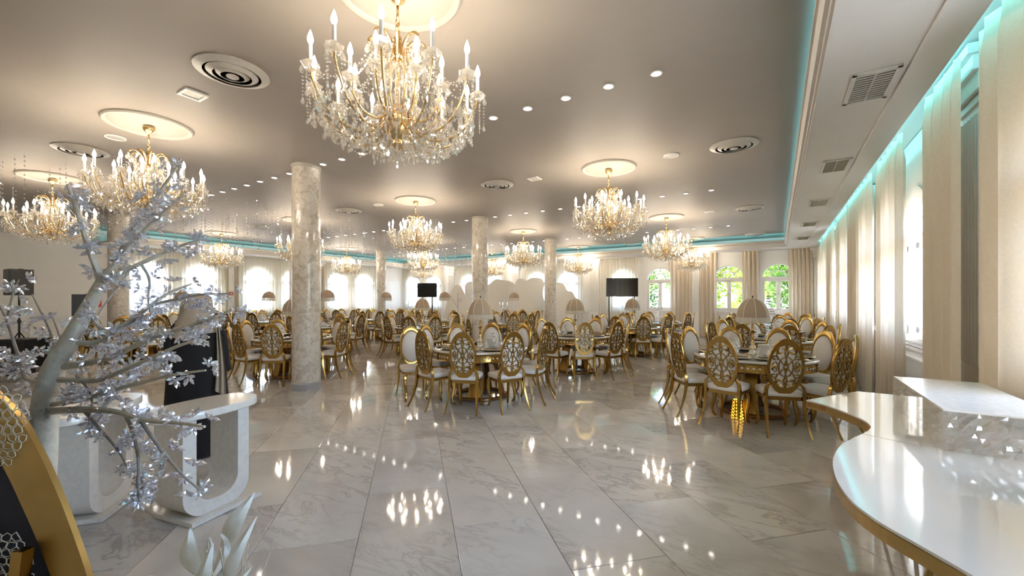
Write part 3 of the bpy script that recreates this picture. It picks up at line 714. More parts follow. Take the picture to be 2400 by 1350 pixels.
for ti_, (px, d, angs, cp, desc, lod) in enumerate(TABLES):
    x, y = at(px, d)
    t = table0 if not tb_used[0] else copy_tree(table0); tb_used[0] = True
    t.location = (x, y, 0); t.rotation_euler = (0, 0, random.uniform(0, 1.5))
    t['label'] = 'round gilt banquet table with mirrored top, ' + desc
    SIDES = ('curtain side', 'garden side', 'sunlit side', 'open side')
    base = math.atan2(-y, -x)                                   # direction from the table to the camera
    if angs is None:
        ph = random.uniform(10, 26); angs = [ph + 36 * k for k in range(10)]
    for k, a in enumerate(angs):
        aa = base - math.radians(a) + random.uniform(-.015, .015)  # positive angle: to the left as seen
        r = .815 + random.uniform(-.01, .03)
        cx, cy_ = x + r * math.cos(aa), y + r * math.sin(aa); face = aa + PI / 2 + random.uniform(-.03, .03)
        if ti_ == 4 and a == 85:
            r = 1.02; cx, cy_ = x + r * math.cos(aa), y + r * math.sin(aa); face = base - PI / 2 + .35
            place_chair(cx, cy_, face, 'gilt oval chair turned away from the lamp table by the middle column', 'chairs at ' + desc); continue
        q = (math.degrees(aa) + 45) % 360; si = int(q // 90); off = q - 90 * si - 45; toward = ('curtains', 'garden', 'sunlit windows', 'open floor')
        side = 'middle of the ' + SIDES[si] if abs(off) < 12 else SIDES[si] + ' toward the ' + toward[(si + (1 if off > 0 else 3)) % 4]
        place_chair(cx, cy_, face, 'gilt oval chair, %s, %s' % (side, desc.replace('the ', '', 1)), 'chairs at ' + desc)
    z = TZ
    grp = 'table settings at ' + desc
    m = 10 if lod == 2 else (7 if lod == 1 else 4)
    for k in range(m):
        aa = base + math.radians(18 + 360 * k / m); ca, sa = math.cos(aa), math.sin(aa)
        if lod:
            p = put('charger_plate', plate_me, None, (x + .54 * ca, y + .54 * sa, z)); tag(p, 'dark charger plate with gold rim on ' + desc, 'plate', 'charger plates on ' + desc); put('rim', plate_rim_me, p)
        ab = aa + PI / m
        g = put('goblet', goblet_me, None, (x + .34 * math.cos(ab), y + .34 * math.sin(ab), z), random.random()); tag(g, 'upturned clear goblet standing on ' + desc, 'glass', 'goblets on ' + desc)
        if lod == 2 and k % 2 == 0:
            ab = aa; g = put('napkin', napkin_me, None, (x + .27 * math.cos(ab), y + .27 * math.sin(ab), z), random.random()); tag(g, 'folded white napkin cone on ' + desc, 'napkin', 'napkins on ' + desc)
    if lod and cp != 'tree':
        bx = base + 2.2; place('gift_box', make_box, x + .20 * math.cos(bx), y + .20 * math.sin(bx), z, base + 1, 'small white lidded box on ' + desc, 'white boxes on the tables')
    if cp == 'lamp': place('table_lamp', make_lamp, x, y, z, base + .2, 'fringed dome table lamp on gold stem on ' + desc, 'fringed table lamps')
    if cp == 'hook': place('hook_lamp', make_hook_lamp, x, y, z, base + 1.4, 'beige dome lamp hanging from a crook on ' + desc, 'hooked dome lamps')
    if cp == 'cand': place('candelabra', make_candelabra, x, y, z, 0, 'clear crystal candelabra on ' + desc, 'crystal candelabras')
    if cp == 'tree': place('crystal_tree', make_crystal_tree, x, y, z, 0, 'beaded crystal tree centrepiece on ' + desc, 'crystal trees on tables')
# perforated gold lantern glowing under the table beside the buffet
x, y = at(1728, 5.25); t = thing('floor_lantern', 'perforated gold lantern glowing amber under the table beside the buffet', 'lantern', (x, y, 0), .5)
mb = MB(); mb.add([(-.055, -.055, 0), (.055, -.055, 0), (.055, .055, 0), (-.055, .055, 0), (-.035, -.035, .24), (.035, -.035, .24), (.035, .035, .24), (-.035, .035, .24)], [(0, 3, 2, 1), (4, 5, 6, 7), (0, 1, 5, 4), (1, 2, 6, 5), (2, 3, 7, 6), (3, 0, 4, 7)]); mb.build('glow_core', 'lantern_glow', t)
mb = MB()
for k in range(4):
    M = Matrix.Rotation(k * PI / 2, 3, 'Z')
    for j in range(6):
        z0, z1 = j * .04, (j + 1) * .04; w0, w1 = .058 - .0035 * j, .058 - .0035 * (j + 1)
        for s in (-1, 1): mb.tube([M @ Vector((s * w0, -w0 - .004, z0)), M @ Vector((-s * w1, -w1 - .004, z1))], .006, 4); mb.tube([M @ Vector((s * w0, -w0, z0)), M @ Vector((s * w1, -w1, z1))], .007, 4)
mb.build('fretwork', 'gold', t)

# ------------------------------------------------------------------ chandeliers
def pz(r, z, a): return (r * math.cos(a), r * math.sin(a), z)
candle_me = MB().lathe([(.0, 0), (.013, 0), (.013, .115), (.0, .118)], 8).mesh('candle', 'porcelain', True, 40)
bulb_me = MB().lathe([(.0, .0), (.010, .004), (.0185, .024), (.0175, .044), (.008, .076), (.0, .096)], 8).mesh('bulb', 'bulb', True)
bob = MB().lathe([(.012, -.03), (.035, -.022), (.05, -.002), (.056, .012), (.05, .006), (.018, .0), (.014, .012), (.03, .03), (.026, .034), (.0, .022)], 12, fold=lambda a, z: 1 + .08 * math.cos(6 * a))
bob_me = bob.mesh('drip_dish', 'crystal', True, 30)
drop_me = MB().drop((0, 0, 0), .017, .062).mesh('pendant', 'crystal')
ball_me = MB().octa((0, 0, -.03), .02, .026).mesh('pendant', 'crystal')
def arm_mesh(ctrl):
    p = smooth_path(ctrl, 4); mb = MB().tube(p, [.009 - .002 * i / len(p) for i in range(len(p))], 6)
    return mb.mesh('arm', 'gold_bright', True, 60)
OUT = [(.05, 0, -.90), (.16, 0, -1.03), (.32, 0, -1.06), (.47, 0, -.97), (.555, 0, -.82), (.575, 0, -.74)]
INN = [(.05, 0, -.84), (.13, 0, -.94), (.24, 0, -.92), (.31, 0, -.82), (.33, 0, -.73)]
out_me, inn_me = arm_mesh(OUT), arm_mesh(INN)
ARMS = [(.575, -.72, 2 * PI * k / 12 + .13, out_me) for k in range(12)] + [(.33, -.71, 2 * PI * (k + .5) / 8, inn_me) for k in range(8)]
PEND = []                                                       # (r, z, angle, size)
for r, z, a, _ in ARMS:
    for j in range(4): PEND.append((('l', r, z, a, j)))
def pend_positions():
    out = []; rnd = random.Random(5)
    for r, z, a, _ in ARMS:
        for j in range(5):
            b = 2 * PI * j / 5 + a; out.append((r * math.cos(a) + .05 * math.cos(b), r * math.sin(a) + .05 * math.sin(b), z - .005, 1.0, b))
    for rr, zz, n in ((.54, -.95, 30), (.46, -1.02, 28), (.37, -1.07, 24), (.27, -1.09, 18), (.17, -1.10, 12), (.07, -1.12, 7)):
        for k in range(n):
            b = 2 * PI * (k + rnd.random() * .5) / n; q = rr + rnd.uniform(-.02, .02); out.append((q * math.cos(b), q * math.sin(b), zz + rnd.uniform(-.03, .02), rnd.uniform(.85, 1.25), b))
    for k in range(8):
        b = 2 * PI * k / 8
        for q, zz in ((.19, -.38), (.21, -.40), (.15, -.42)): out.append((q * math.cos(b), q * math.sin(b), zz, 1.1, b))
    return out
PP = pend_positions()
def bead_mesh():
    mb = MB(); rnd = random.Random(2)
    def string(a, b, sag, n, r=.0085):
        a, b = Vector(a), Vector(b)
        for i in range(n + 1):
            t = i / n; p = a.lerp(b, t); p.z -= sag * 4 * t * (1 - t); mb.octa(p, r * rnd.uniform(.8, 1.2))
    outer = ARMS[:12]; inner = ARMS[12:]
    for k in range(12):
        r, z, a, _ = outer[k]; r2, z2, a2, _ = outer[(k + 1) % 12]
        string(pz(r, z, a), pz(r2, z2, a2), .12, 12); string(pz(r, z, a), pz(.17, -.42, a), .14, 20)
        string(pz(r - .03, z - .02, a), pz(.10, -.88, a + .2), .06, 18); string(pz(.5, -.98, a), pz(.5, -1.0, a + .52), .07, 10)
    for k in range(8):
        r, z, a, _ = inner[k]; r2, z2, a2, _ = inner[(k + 1) % 8]
        string(pz(r, z, a), pz(r2, z2, a2), .09, 10); string(pz(r, z, a), pz(.16, -.45, a), .05, 14)
    for k in range(16):
        a = 2 * PI * k / 16; string(pz(.15, -.43, a), pz(.12, -.86, a), -.04, 22, .010); string(pz(.48, -1.0, a), pz(.06, -1.12, a), .03, 16, .009)
    for k in range(12):
        r, z, a, _ = outer[k]
        for j in range(5):
            b = 2 * PI * j / 5 + a; p = (r * math.cos(a) + .045 * math.cos(b), r * math.sin(a) + .045 * math.sin(b)); string((*p, z - .06), (*p, z - .20), 0, 6, .008); mb.drop((*p, z - .21), .013, .05, b)
        for q, zz in ((.50, -.90), (.42, -.97), (.32, -1.0), (.22, -.98)):
            for j in range(3): b = a + (j - 1) * .06; mb.drop((q * math.cos(b), q * math.sin(b), zz - .03), .015, .06, b)
    for i in range(420):                                        # prisms crowding the bowl and the body
        a = rnd.uniform(0, 2 * PI); q = .55 * math.sqrt(rnd.random()); z = -1.02 + .16 * (q / .55) ** 2 - rnd.uniform(0, .10) ; mb.drop(pz(q, z, a), .012, .045, a)
    for i in range(260): a = rnd.uniform(0, 2 * PI); z = rnd.uniform(-.92, -.5); mb.octa(pz(.13 * math.sqrt(rnd.random()) + .02, z, a), .013, .018)
    return mb.mesh('crystal_strings', 'crystal')
beads_me = bead_mesh()
mb = MB()
for x, y, z, s, b in PP: mb.drop((x, y, z), .017 * s, .062 * s, b)
allpend_me = mb.mesh('crystal_pendants', 'crystal')
mb = MB().lathe([(.0, 0), (.06, -.005), (.062, -.03), (.05, -.06), (.02, -.09), (.012, -.10), (.0, -.10)], 14); ccup_me = mb.mesh('ceiling_cup', 'gold_bright', True, 40)
mb = MB().tube([(0, 0, -.09), (0, 0, -.20)], .009, 6)
for k in range(5): mb.tube([(.016 * math.cos(t) * (1 if k % 2 else 0), .016 * math.cos(t) * (0 if k % 2 else 1), -.215 - .03 * k + .02 * math.sin(t)) for t in [2 * PI * i / 8 for i in range(8)]], .005, 5, closed=True)
chain_me = mb.mesh('chain', 'gold_bright', True)
leaf_me = MB().tube(smooth_path([(.03, 0, -.50), (.06, 0, -.40), (.11, 0, -.345), (.17, 0, -.345), (.20, 0, -.375), (.19, 0, -.39)], 3), [.012] * 5 + [.009] * 11, 5).mesh('crown_leaf', 'gold_bright', True)
rib_me = MB().tube(smooth_path([(.05, 0, -.36), (.085, 0, -.46), (.14, 0, -.60), (.155, 0, -.72), (.10, 0, -.84), (.06, 0, -.90)], 3), .007, 5).mesh('body_rib', 'gold_bright', True)
core_me = MB().lathe([(.0, -.30), (.02, -.31), (.03, -.34), (.014, -.38), (.014, -.46), (.03, -.50), (.016, -.55), (.016, -.80), (.05, -.86), (.085, -.90), (.10, -.95), (.08, -1.02), (.035, -1.07), (.045, -1.10), (.02, -1.13), (.0, -1.14)], 14).mesh('core', 'gold_bright', True, 40)
finial_me = MB().octa((0, 0, -1.17), .028, .034).mesh('finial_ball', 'crystal')
def chandelier(x, y, label, detailed, i):
    t = thing('chandelier', label, 'chandelier', (x, y, CEIL - .03), i * .7, 'gilt crystal chandeliers')
    put('ceiling_cup', ccup_me, t); put('chain', chain_me, t); put('core', core_me, t); put('finial_ball', finial_me, t)
    for k in range(8): put('crown_leaf', leaf_me, t, rz=2 * PI * k / 8); put('body_rib', rib_me, t, rz=2 * PI * (k + .5) / 8)
    for j, (r, z, a, me) in enumerate(ARMS):
        arm = put('arm', me, t, rz=a)
        put('drip_dish', bob_me, arm, (r, 0, z)); put('candle', candle_me, arm, (r, 0, z + .02))
        put('bulb', bulb_me, arm, (r, 0, z + .135))
    if detailed:
        for px_, py_, pz_, s, b in PP: put('pendant', drop_me, t, (px_, py_, pz_), b, scale=(s, s, s))
    else: struct(put('crystal_pendants', allpend_me, t), 'stuff')
    struct(put('crystal_strings', beads_me, t), 'stuff')
    m = thing('ceiling_rose', 'round plaster ceiling rose above the ' + label.split(' hanging ')[0].replace('gilt crystal ', '') + ' ' + label.split(' hanging ')[1], 'ceiling rose', (x, y, CEIL), 0, 'plaster ceiling roses')
    MB().lathe([(.0, -.022), (.20, -.026), (.36, -.02), (.40, -.012), (.415, -.03), (.44, -.034), (.455, -.02), (.46, 0)], 48).build('disc', 'plaster', m, smooth=True, angle=30)
GX = [-2.25, -6.75, -11.2, -15.75]; GY = [2.12, 6.9, 11.85, 16.6]
WHERE = {(0, 0): 'over the open marble floor', (1, 0): 'above the crystal blossom tree', (2, 0): 'above the loudspeaker side', (0, 1): 'over the centre aisle tables', (1, 1): 'between the two nearest columns',
         (2, 1): 'behind the thickest column', (3, 1): 'before the sunlit windows with the woman', (0, 2): 'toward the garden windows', (1, 2): 'right of the middle column', (2, 2): 'below the bead strands at mid hall',
         (3, 2): 'before the sunlit windows past the thickest column', (0, 3): 'nearest the garden windows', (1, 3): 'over the cloud stage right side', (2, 3): 'over the cloud stage behind the middle column', (3, 3): 'in the far corner of the hall'}
ci = 0
for gy in range(4):
    for gx in range(4):
        if (gx, gy) in WHERE: chandelier(GX[gx], GY[gy], 'gilt crystal chandelier hanging ' + WHERE[(gx, gy)], (gx, gy) == (0, 0), ci); ci += 1
# crystal bead strands hung from the ceiling over the dance floor
mb = MB(); rnd = random.Random(9)
for i in range(11):
    for j in range(42):
        x = -13.2 + .36 * i + rnd.uniform(-.12, .12); y = .8 + .36 * j + rnd.uniform(-.12, .12); L = rnd.uniform(.35, .95)
        if any(abs(x - gx) < .62 and abs(y - gy) < .62 for gx in GX for gy in GY): continue
        if min(abs(y - q) for q in (4.25, 9.42, 14.3)) < .1 or math.hypot(x + 13.6, y - 6.9) < .5: continue
        n = int(L / .07)
        for k in range(1, n + 1): mb.octa((x, y, CEIL - L * k / n), .014 if k < n else .022, .016 if k < n else .03)
        mb.tube([(x, y, CEIL - .004), (x, y, CEIL - L)], .0012, 3)
o = struct(mb.build('bead_strands', 'crystal_clear'), 'stuff'); tag(o, 'strands of clear crystal beads hanging from the ceiling over the dance floor', 'bead curtain')

# ------------------------------------------------------------------ ceiling fittings
dl_trim = MB().lathe([(.055, 0), (.06, -.006), (.05, -.012), (.042, -.008), (.04, -.002)], 18, ring=True).mesh('downlight', 'trim', True, 40)
dl_lens = MB().lathe([(.0, -.006), (.041, -.006), (.041, -.003), (.0, -.003)], 14).mesh('lens', 'downlight_lens')
COLXY = [at(718, 7.0), at(1125, 11.4), at(1290, 15.5), at(893, 19.2), at(692, 16.0), at(278, 11.1)]
for Y, rowd in ((4.25, 'over the open marble floor'), (9.42, 'past the middle column'), (14.3, 'before the cloud stage')):
    for k in range(30):
        X = -.90 - .487 * k
        if any(math.hypot(X - a, Y - b) < .34 for a, b in COLXY): continue
        o = put('downlight', dl_trim, None, (X, Y, CEIL)); tag(o, 'small round recessed downlight glowing in the ceiling row ' + rowd, 'downlight', 'ceiling downlights ' + rowd); put('lens', dl_lens, o)
def diffuser(x, y, where):
    t = thing('air_diffuser', 'round stepped air diffuser in the ceiling ' + where, 'air vent', (x, y, CEIL), 0, 'round ceiling air diffusers')
    MB().lathe([(.0, -.001), (.26, -.001)], 32).build('throat', 'dark_void', t)
    for r0, r1, z in ((.245, .315, -.03), (.165, .215, -.045), (.10, .14, -.05), (.0, .055, -.055)):
        MB().lathe([(r0, z), (r1, z + .03), (r1 + .006, z + .02), (r0, z - .006)] if r0 else [(0, z), (r1, z + .008), (r1, z), (0, z - .006)], 32, ring=r0 > 0).build('vane_ring', 'grille', t, smooth=True, angle=40)
for px, py, where in ((545, 168, 'beside the chandelier over the open floor'), (190, 352, 'beside the blossom tree chandelier'), (1165, 432, 'between the aisle and column chandeliers'), (1720, 340, 'near the long cornice over the buffet'),
                      (1757, 487, 'near the long cornice toward the garden windows'), (817, 493, 'past the thickest column'), (1770, 548, 'at the end of the long cornice'), (605, 531, 'before the sunlit windows'), (1480, 571, 'in front of the television wall')):
    x, y, z = on_z(px, py, CEIL); diffuser(x, y, where)
def square_hatch(x, y, where):
    t = thing('square_vent', 'small square white vent in the ceiling ' + where, 'air vent', (x, y, CEIL), 0, 'square ceiling vents')
    mb = MB()
    for a, b in (((-.11, -.11), (.11, -.08)), ((-.11, .08), (.11, .11)), ((-.11, -.08), (-.08, .08)), ((.08, -.08), (.11, .08))): mb.span((a[0], a[1], -.02), (b[0], b[1], 0))
    mb.build('frame', 'trim', t); MB().box((0, 0, -.006), (.17, .17, .008)).build('panel', 'off_white', t)
for px, py, where in ((452, 220, 'beside the large diffuser'), (1252, 418, 'between the aisle chandeliers'), (1663, 495, 'toward the garden windows')):
    x, y, z = on_z(px, py, CEIL); square_hatch(x, y, where)
for px, py, where in ((1573, 364, 'beside the aisle chandelier'), (270, 322, 'beside the tree chandelier'), (887, 480, 'past the thickest column')):
    x, y, z = on_z(px, py, CEIL); t = thing('ceiling_speaker', 'round flush loudspeaker in the ceiling ' + where, 'speaker', (x, y, CEIL), 0, 'round ceiling loudspeakers')
    MB().lathe([(.095, 0), (.115, 0), (.115, -.012), (.10, -.016), (.095, -.008)], 28, ring=True).build('ring', 'trim', t, smooth=True, angle=40); MB().lathe([(0, -.012), (.097, -.006)], 24).build('mesh_cover', 'grille', t)
for k, (px, py) in enumerate(((2045, 200), (1957, 388), (1916, 475), (1895, 525), (1880, 558))):
    u = (px - 1200) / FPX; d = FPX * (SOF - EYE) / (Y0 - py); X = d * (u * CR - SR); Y = d * (CR + u * SR); p = MR @ Vector((.66, Y, SOF))
    t = thing('air_grille', 'rectangular slatted air grille in the soffit, ' + ('above the buffet', 'second from the buffet', 'third from the buffet', 'fourth from the buffet', 'closest to the corner')[k], 'air vent', p, -DELTA, 'soffit air grilles')
    w, l = .15, .30; mb = MB()
    for a, b in (((-w, -l), (w, -l + .03)), ((-w, l - .03), (w, l)), ((-w, -l), (-w + .03, l)), ((w - .03, -l), (w, l))): mb.span((a[0], a[1], -.015), (b[0], b[1], .0))
    mb.build('frame', 'grille', t); MB().span((-w + .02, -l + .02, -.002), (w - .02, l - .02, 0)).build('duct', 'dark_void', t)
    for j in range(12):
        y_ = -l + .055 + j * (2 * l - .11) / 11; MB().box((0, y_, -.009), (2 * w - .06, .014, .012), 0, Matrix.Rotation(.5, 3, 'X')).build('slat', 'brass_slat', t)
    MB().box((0, 0, -.012), (.012, 2 * l - .06, .006)).build('divider', 'grille', t)

# ------------------------------------------------------------------ cloud stage
def cloud(px0, px1, pts, d, label, mat='cloud_panel', th=.10, lean=0):
    # outline given in photo pixels along the top edge; stands on the floor at depth d
    r = [((px - 1200) / FPX * d, zpix(py, d)) for px, py in pts]; r = [(r[0][0], .0)] + r + [(r[-1][0], .0)]
    P = smooth_path([(a, b, 0) for a, b in r[1:-1]], 4); poly = [(r[0][0], 0)] + [(p.x, p.y) for p in P] + [(r[-1][0], 0)]
    M = Matrix.Rotation(TH, 4, 'Z') @ Matrix.Translation((0, d, 0)) @ Matrix.Rotation(PI / 2, 4, 'X')
    mb = MB().prism(poly, -th / 2, th / 2, M); return tag(mb.build('cloud_panel', mat), label, 'stage panel', 'white cloud stage panels')
cloud(0, 0, [(1040, 742), (1048, 706), (1060, 678), (1068, 668), (1078, 669), (1086, 682), (1094, 700), (1096, 716), (1104, 724), (1112, 738)], 18.9, 'small white cloud panel with a rounded hump left of the middle column')
cloud(0, 0, [(1084, 740), (1090, 700), (1090, 672), (1098, 661), (1115, 660), (1130, 664), (1145, 668), (1160, 655), (1178, 656), (1196, 660), (1206, 668), (1208, 700), (1212, 740)], 19.6, 'wide white cloud panel behind the middle column', 'cloud_panel')
cloud(0, 0, [(1206, 742), (1208, 700), (1206, 668), (1214, 654), (1226, 654), (1234, 658), (1244, 652), (1258, 651), (1270, 655), (1276, 666), (1272, 690), (1280, 720), (1278, 742)], 19.2, 'tall white cloud panel with two humps at the centre of the stage')
cloud(0, 0, [(1272, 745), (1280, 690), (1296, 668), (1312, 663), (1322, 668), (1330, 682), (1340, 684), (1348, 700), (1352, 745)], 18.7, 'white cloud panel right of the stage column')
cloud(0, 0, [(1040, 752), (1052, 742), (1072, 732), (1098, 724), (1112, 730), (1118, 750)], 18.5, 'low white cloud panel at the stage foot left side')
cloud(0, 0, [(1150, 748), (1170, 735), (1192, 728), (1212, 728), (1226, 738), (1232, 748)], 18.5, 'low blush drape mound at the foot of the stage', 'blush')
mb = MB(); rnd = random.Random(4)                               # blossom hedge along the stage
for i in range(900):
    px = rnd.uniform(1130, 1345); d = rnd.uniform(17.8, 18.2); x, y = at(px, d); z = rnd.uniform(.02, .62 + .12 * math.sin(px * .09)); mb.octa((x, y, z), rnd.uniform(.03, .055))
o = struct(mb.build('stage_blossoms', 'petal_white'), 'stuff'); tag(o, 'bank of pale blossoms along the foot of the cloud stage', 'flowers')
x, y = at(1073, 16.2); t = thing('scroll_stand', 'slender metal stand with a curled top left of the cloud stage', 'stand', (x, y, 0), TH)
MB().tube([(0, 0, 0), (0, 0, 1.75)], .012, 6).build('pole', 'steel', t); MB().tube(smooth_path([(0, 0, 1.15), (-.15, 0, 1.4), (-.32, 0, 1.65), (-.45, 0, 1.72), (-.5, 0, 1.65)], 4), .009, 5).build('scroll', 'steel', t)
MB().tube([(.1 + .07 * math.cos(k * .8) * (1 - k * .06), 0, 1.45 + .07 * math.sin(k * .8) * (1 - k * .06)) for k in range(9)], .008, 5).build('curl', 'steel', t); MB().lathe([(0, 0), (.15, 0), (.15, .02), (0, .025)], 16).build('foot', 'steel', t)

# ------------------------------------------------------------------ screens
def television(px, d, w, h, zc, yaw, label, tripod):
    x, y = at(px, d); t = thing('television', label, 'television', (x, y, 0), TH + yaw)
    MB().box((0, 0, zc), (w, .05, h)).build('bezel', 'black_plastic', t); MB().box((0, -.027, zc), (w - .03, .004, h - .03)).build('display', 'screen', t)
    MB().box((0, .05, zc), (w * .4, .05, h * .5)).build('mount', 'black_metal', t)
    if tripod:
        MB().tube([(.2, .06, .55), (.2, .06, zc)], .025, 8).build('pole', 'black_metal', t)
        for k in range(3):
            a = 2 * PI * k / 3 + .5; MB().tube([(.2, .06, .75), (.2 + .45 * math.cos(a), .06 + .45 * math.sin(a), .0)], .018, 6).build('leg', 'black_metal', t)
        MB().tube([(.2, .06, .8), (-.35, .06, .8)], .012, 6).build('crossbar', 'black_metal', t)
    else:
        for s in (-1, 1):
            MB().tube([(s * w * .40, .05, .02), (s * w * .40, .05, zc)], .02, 8).build('upright', 'black_metal', t); MB().span((s * w * .40 - .03, -.25, 0), (s * w * .40 + .03, .3, .04)).build('foot', 'black_metal', t)
        MB().tube([(-w * .4, .05, .72), (w * .4, .05, .72)], .015, 6).build('crossbar', 'black_metal', t)
television(1458, 14.6, 1.12, .65, zpix(673.5, 14.6), .0, 'large black flat television on a two-legged stand before sheer curtains', False)
television(1001, 16.8, .84, .57, zpix(680, 16.8), -.25, 'flat screen on a black tripod stand near the far corner', True)

# ------------------------------------------------------------------ loudspeakers and fire gear on the plain wall side
def speaker_stand(px, d, label, sl, zc, w, h, yaw):
    x, y = at(px, d); t = thing('speaker_stand', label, 'stand', (x, y, 0), TH)
    MB().tube([(0, 0, .3), (0, 0, zc - h / 2)], .02, 8).build('pole', 'black_metal', t); MB().lathe([(.0, .95), (.035, .95), (.035, 1.02), (.0, 1.02)], 10).build('collar', 'black_plastic', t)
    for k in range(3):
        a = 2 * PI * k / 3 + .4; MB().tube([(0, 0, .75), (.45 * math.cos(a), .45 * math.sin(a), .015)], .014, 6).build('leg', 'black_metal', t); MB().tube([(0, 0, .35), (.24 * math.cos(a), .24 * math.sin(a), .40)], .008, 5).build('brace', 'black_metal', t)
    s = thing('loudspeaker', sl, 'loudspeaker', (x, y, zc - h / 2), TH + yaw)
    mb = MB(); P = [(-w / 2, -.19), (w / 2, -.19), (w * .36, .19), (-w * .36, .19)]; mb.prism(P, 0, h); mb.build('cabinet', 'black_plastic', s)
    MB().box((0, -.193, h / 2), (w * .9, .012, h * .92)).build('front_grille', 'black_metal', s); MB().lathe([(0, 0), (.045, 0), (.045, .012), (0, .012)], 12, (w * .25, 0, h)).build('handle', 'black_metal', s)
d1 = 9.6
speaker_stand(45, d1, 'black tripod stand under the loudspeaker by the plain wall', 'black loudspeaker on a stand against the plain white wall', zpix(662, d1), .50, .60, -.5)
d2 = 10.6
speaker_stand(192, d2, 'black tripod stand half hidden behind the blossom tree', 'black loudspeaker on the stand behind the blossom tree', zpix(715, d2), .40, .55, .9)
def subwoofer(px, d, label, w, h, dp):
    x, y = at(px, d); t = thing('subwoofer', label, 'loudspeaker', (x, y, 0), TH + .1)
    MB().box((0, 0, h / 2 + .02), (w, dp, h)).build('cabinet', 'black_plastic', t); MB().box((0, -dp / 2 - .006, h / 2 + .02), (w * .9, .014, h * .86)).build('front_grille', 'black_metal', t)
    for sx in (-1, 1):
        for sy in (-1, 1): MB().lathe([(.03, 0), (.03, .022)], 8, (sx * w * .4, sy * dp * .4, 0)).build('foot', 'black_metal', t)
subwoofer(55, 9.1, 'black bass cabinet on the floor under the loudspeaker stand', .62, .62, .5)
x, y = at(15, 8.3); t = thing('equipment_case', 'low black equipment case in front of the bass cabinet', 'case', (x, y, 0), TH); MB().box((0, 0, .17), (.7, .42, .34)).build('body', 'black_plastic', t); MB().box((0, 0, .36), (.74, .46, .05)).build('lid', 'black_metal', t)
x, y = at(250, 11.2); t = thing('fire_extinguisher', 'red fire extinguisher hanging beside the column behind the blossom tree', 'extinguisher', (x, y, 1.28), TH)
t.location = (XL + .12, uleft(228), 1.25)
MB().lathe([(0, 0), (.07, .0), (.075, .02), (.075, .40), (.05, .47), (.02, .49), (.0, .49)], 14).build('cylinder', 'red', t, smooth=True, angle=40); MB().lathe([(0, .48), (.025, .48), (.025, .56), (0, .56)], 8).build('valve', 'black_metal', t); MB().tube([(.02, 0, .54), (.10, 0, .50), (.11, 0, .3)], .012, 6).build('hose', 'black_plastic', t); MB().box((-.08, 0, .3), (.04, .1, .05)).build('bracket', 'black_metal', t)
for px, py, lab in ((255, 667, 'small red alarm call point above the fire extinguisher'), (508, 688, 'small red sign on the white pier between the sunlit windows')):
    y_ = uleft(px); t = tag(MB().box((0, 0, 0), (.03, .14, .14)).build('alarm_point', 'red'), lab, 'alarm'); u = (px - 1200) / FPX; dd = XL / (u * CS - SN); t.location = (XL + (.016 if px < 400 else .10), y_ if px < 400 else (LEFTW[2] + LEFTW[5]) / 2, zpix(py, dd)); MB().box((.017, 0, 0), (.006, .08, .08)).build('plate', 'white_lacquer', t)

# ------------------------------------------------------------------ white U-shaped pedestal tables
def u_table(cr, cd, dirv, label, Ht=.76, LT=.72, WT=.42):
    x, y = cw(cr, cd); dx, dy = cw(*dirv); rz = math.atan2(dy, dx)   # local x runs along the U
    t = thing('pedestal_table', label, 'table', (x, y, 0), rz)
    n = 40; mb = MB(); lay = [(.97, Ht - .055), (1.0, Ht - .05), (1.0, Ht - .006), (.985, Ht)]; vs = []; fs = []
    def ov(a): c, s = math.cos(a), math.sin(a); return (LT / 2 * math.copysign(abs(c) ** .8, c), WT / 2 * math.copysign(abs(s) ** .8, s))
    for s, z in lay: vs += [(ov(2 * PI * k / n)[0] * s, ov(2 * PI * k / n)[1] * s, z) for k in range(n)]
    for i in range(3): fs += [(i * n + k, i * n + (k + 1) % n, (i + 1) * n + (k + 1) % n, (i + 1) * n + k) for k in range(n)]
    fs += [tuple(range(n - 1, -1, -1)), tuple(3 * n + k for k in range(n))]
    mb.add(vs, fs).build('tabletop', 'white_lacquer', t, smooth=True, angle=40)
    W, T, D, R = .46, .085, .30, .15                            # the U profile, extruded across
    outer = [(-W / 2, Ht - .055)] + arc(-W / 2 + R, .03 + R, R, 180, 270, 8) + arc(W / 2 - R, .03 + R, R, 270, 360, 8) + [(W / 2, Ht - .055)]
    ri = R - .03; inner = [(W / 2 - T, Ht - .055)] + arc(W / 2 - T - ri, .03 + T + ri, ri, 360, 270, 8) + arc(-W / 2 + T + ri, .03 + T + ri, ri, 270, 180, 8) + [(-W / 2 + T, Ht - .055)]
    m = len(outer); vs = []
    for yy in (-D / 2, D / 2): vs += [(px_, yy, z) for px_, z in outer] + [(px_, yy, z) for px_, z in reversed(inner)]
    k2 = 2 * m; fs = []
    for i in range(m - 1):
        fs += [(i, i + 1, m + i + 1, m + i), (k2 + i + 1, k2 + i, k2 + m + i, k2 + m + i + 1), (i + 1, i, k2 + i, k2 + i + 1), (m + i, m + i + 1, k2 + m + i + 1, k2 + m + i)]
    for i in (0, m - 1): fs.append((i, m + i, k2 + m + i, k2 + i))
    MB().add(vs, fs).build('u_support', 'white_lacquer', t, smooth=True, angle=30)
    MB().span((-W / 2 + .02, -D / 2 - .06, .004), (W / 2 + .06, D / 2 + .04, .034)).build('base_plate', 'white_lacquer', t)
    MB().span((-W / 2 + .03, -D / 2 - .05, 0), (W / 2 + .05, D / 2 + .03, .006)).build('base_pad', 'black_plastic', t)
u_table((478 - 1200) / FPX * 2.99, 2.99, (.35, .94), 'white U-shaped pedestal table with an oval top in front of the veiled woman')
u_table((205 - 1200) / FPX * 2.95, 2.95, (-.25, .97), 'white U-shaped pedestal table standing behind the crystal blossom tree', LT=.80, WT=.46)

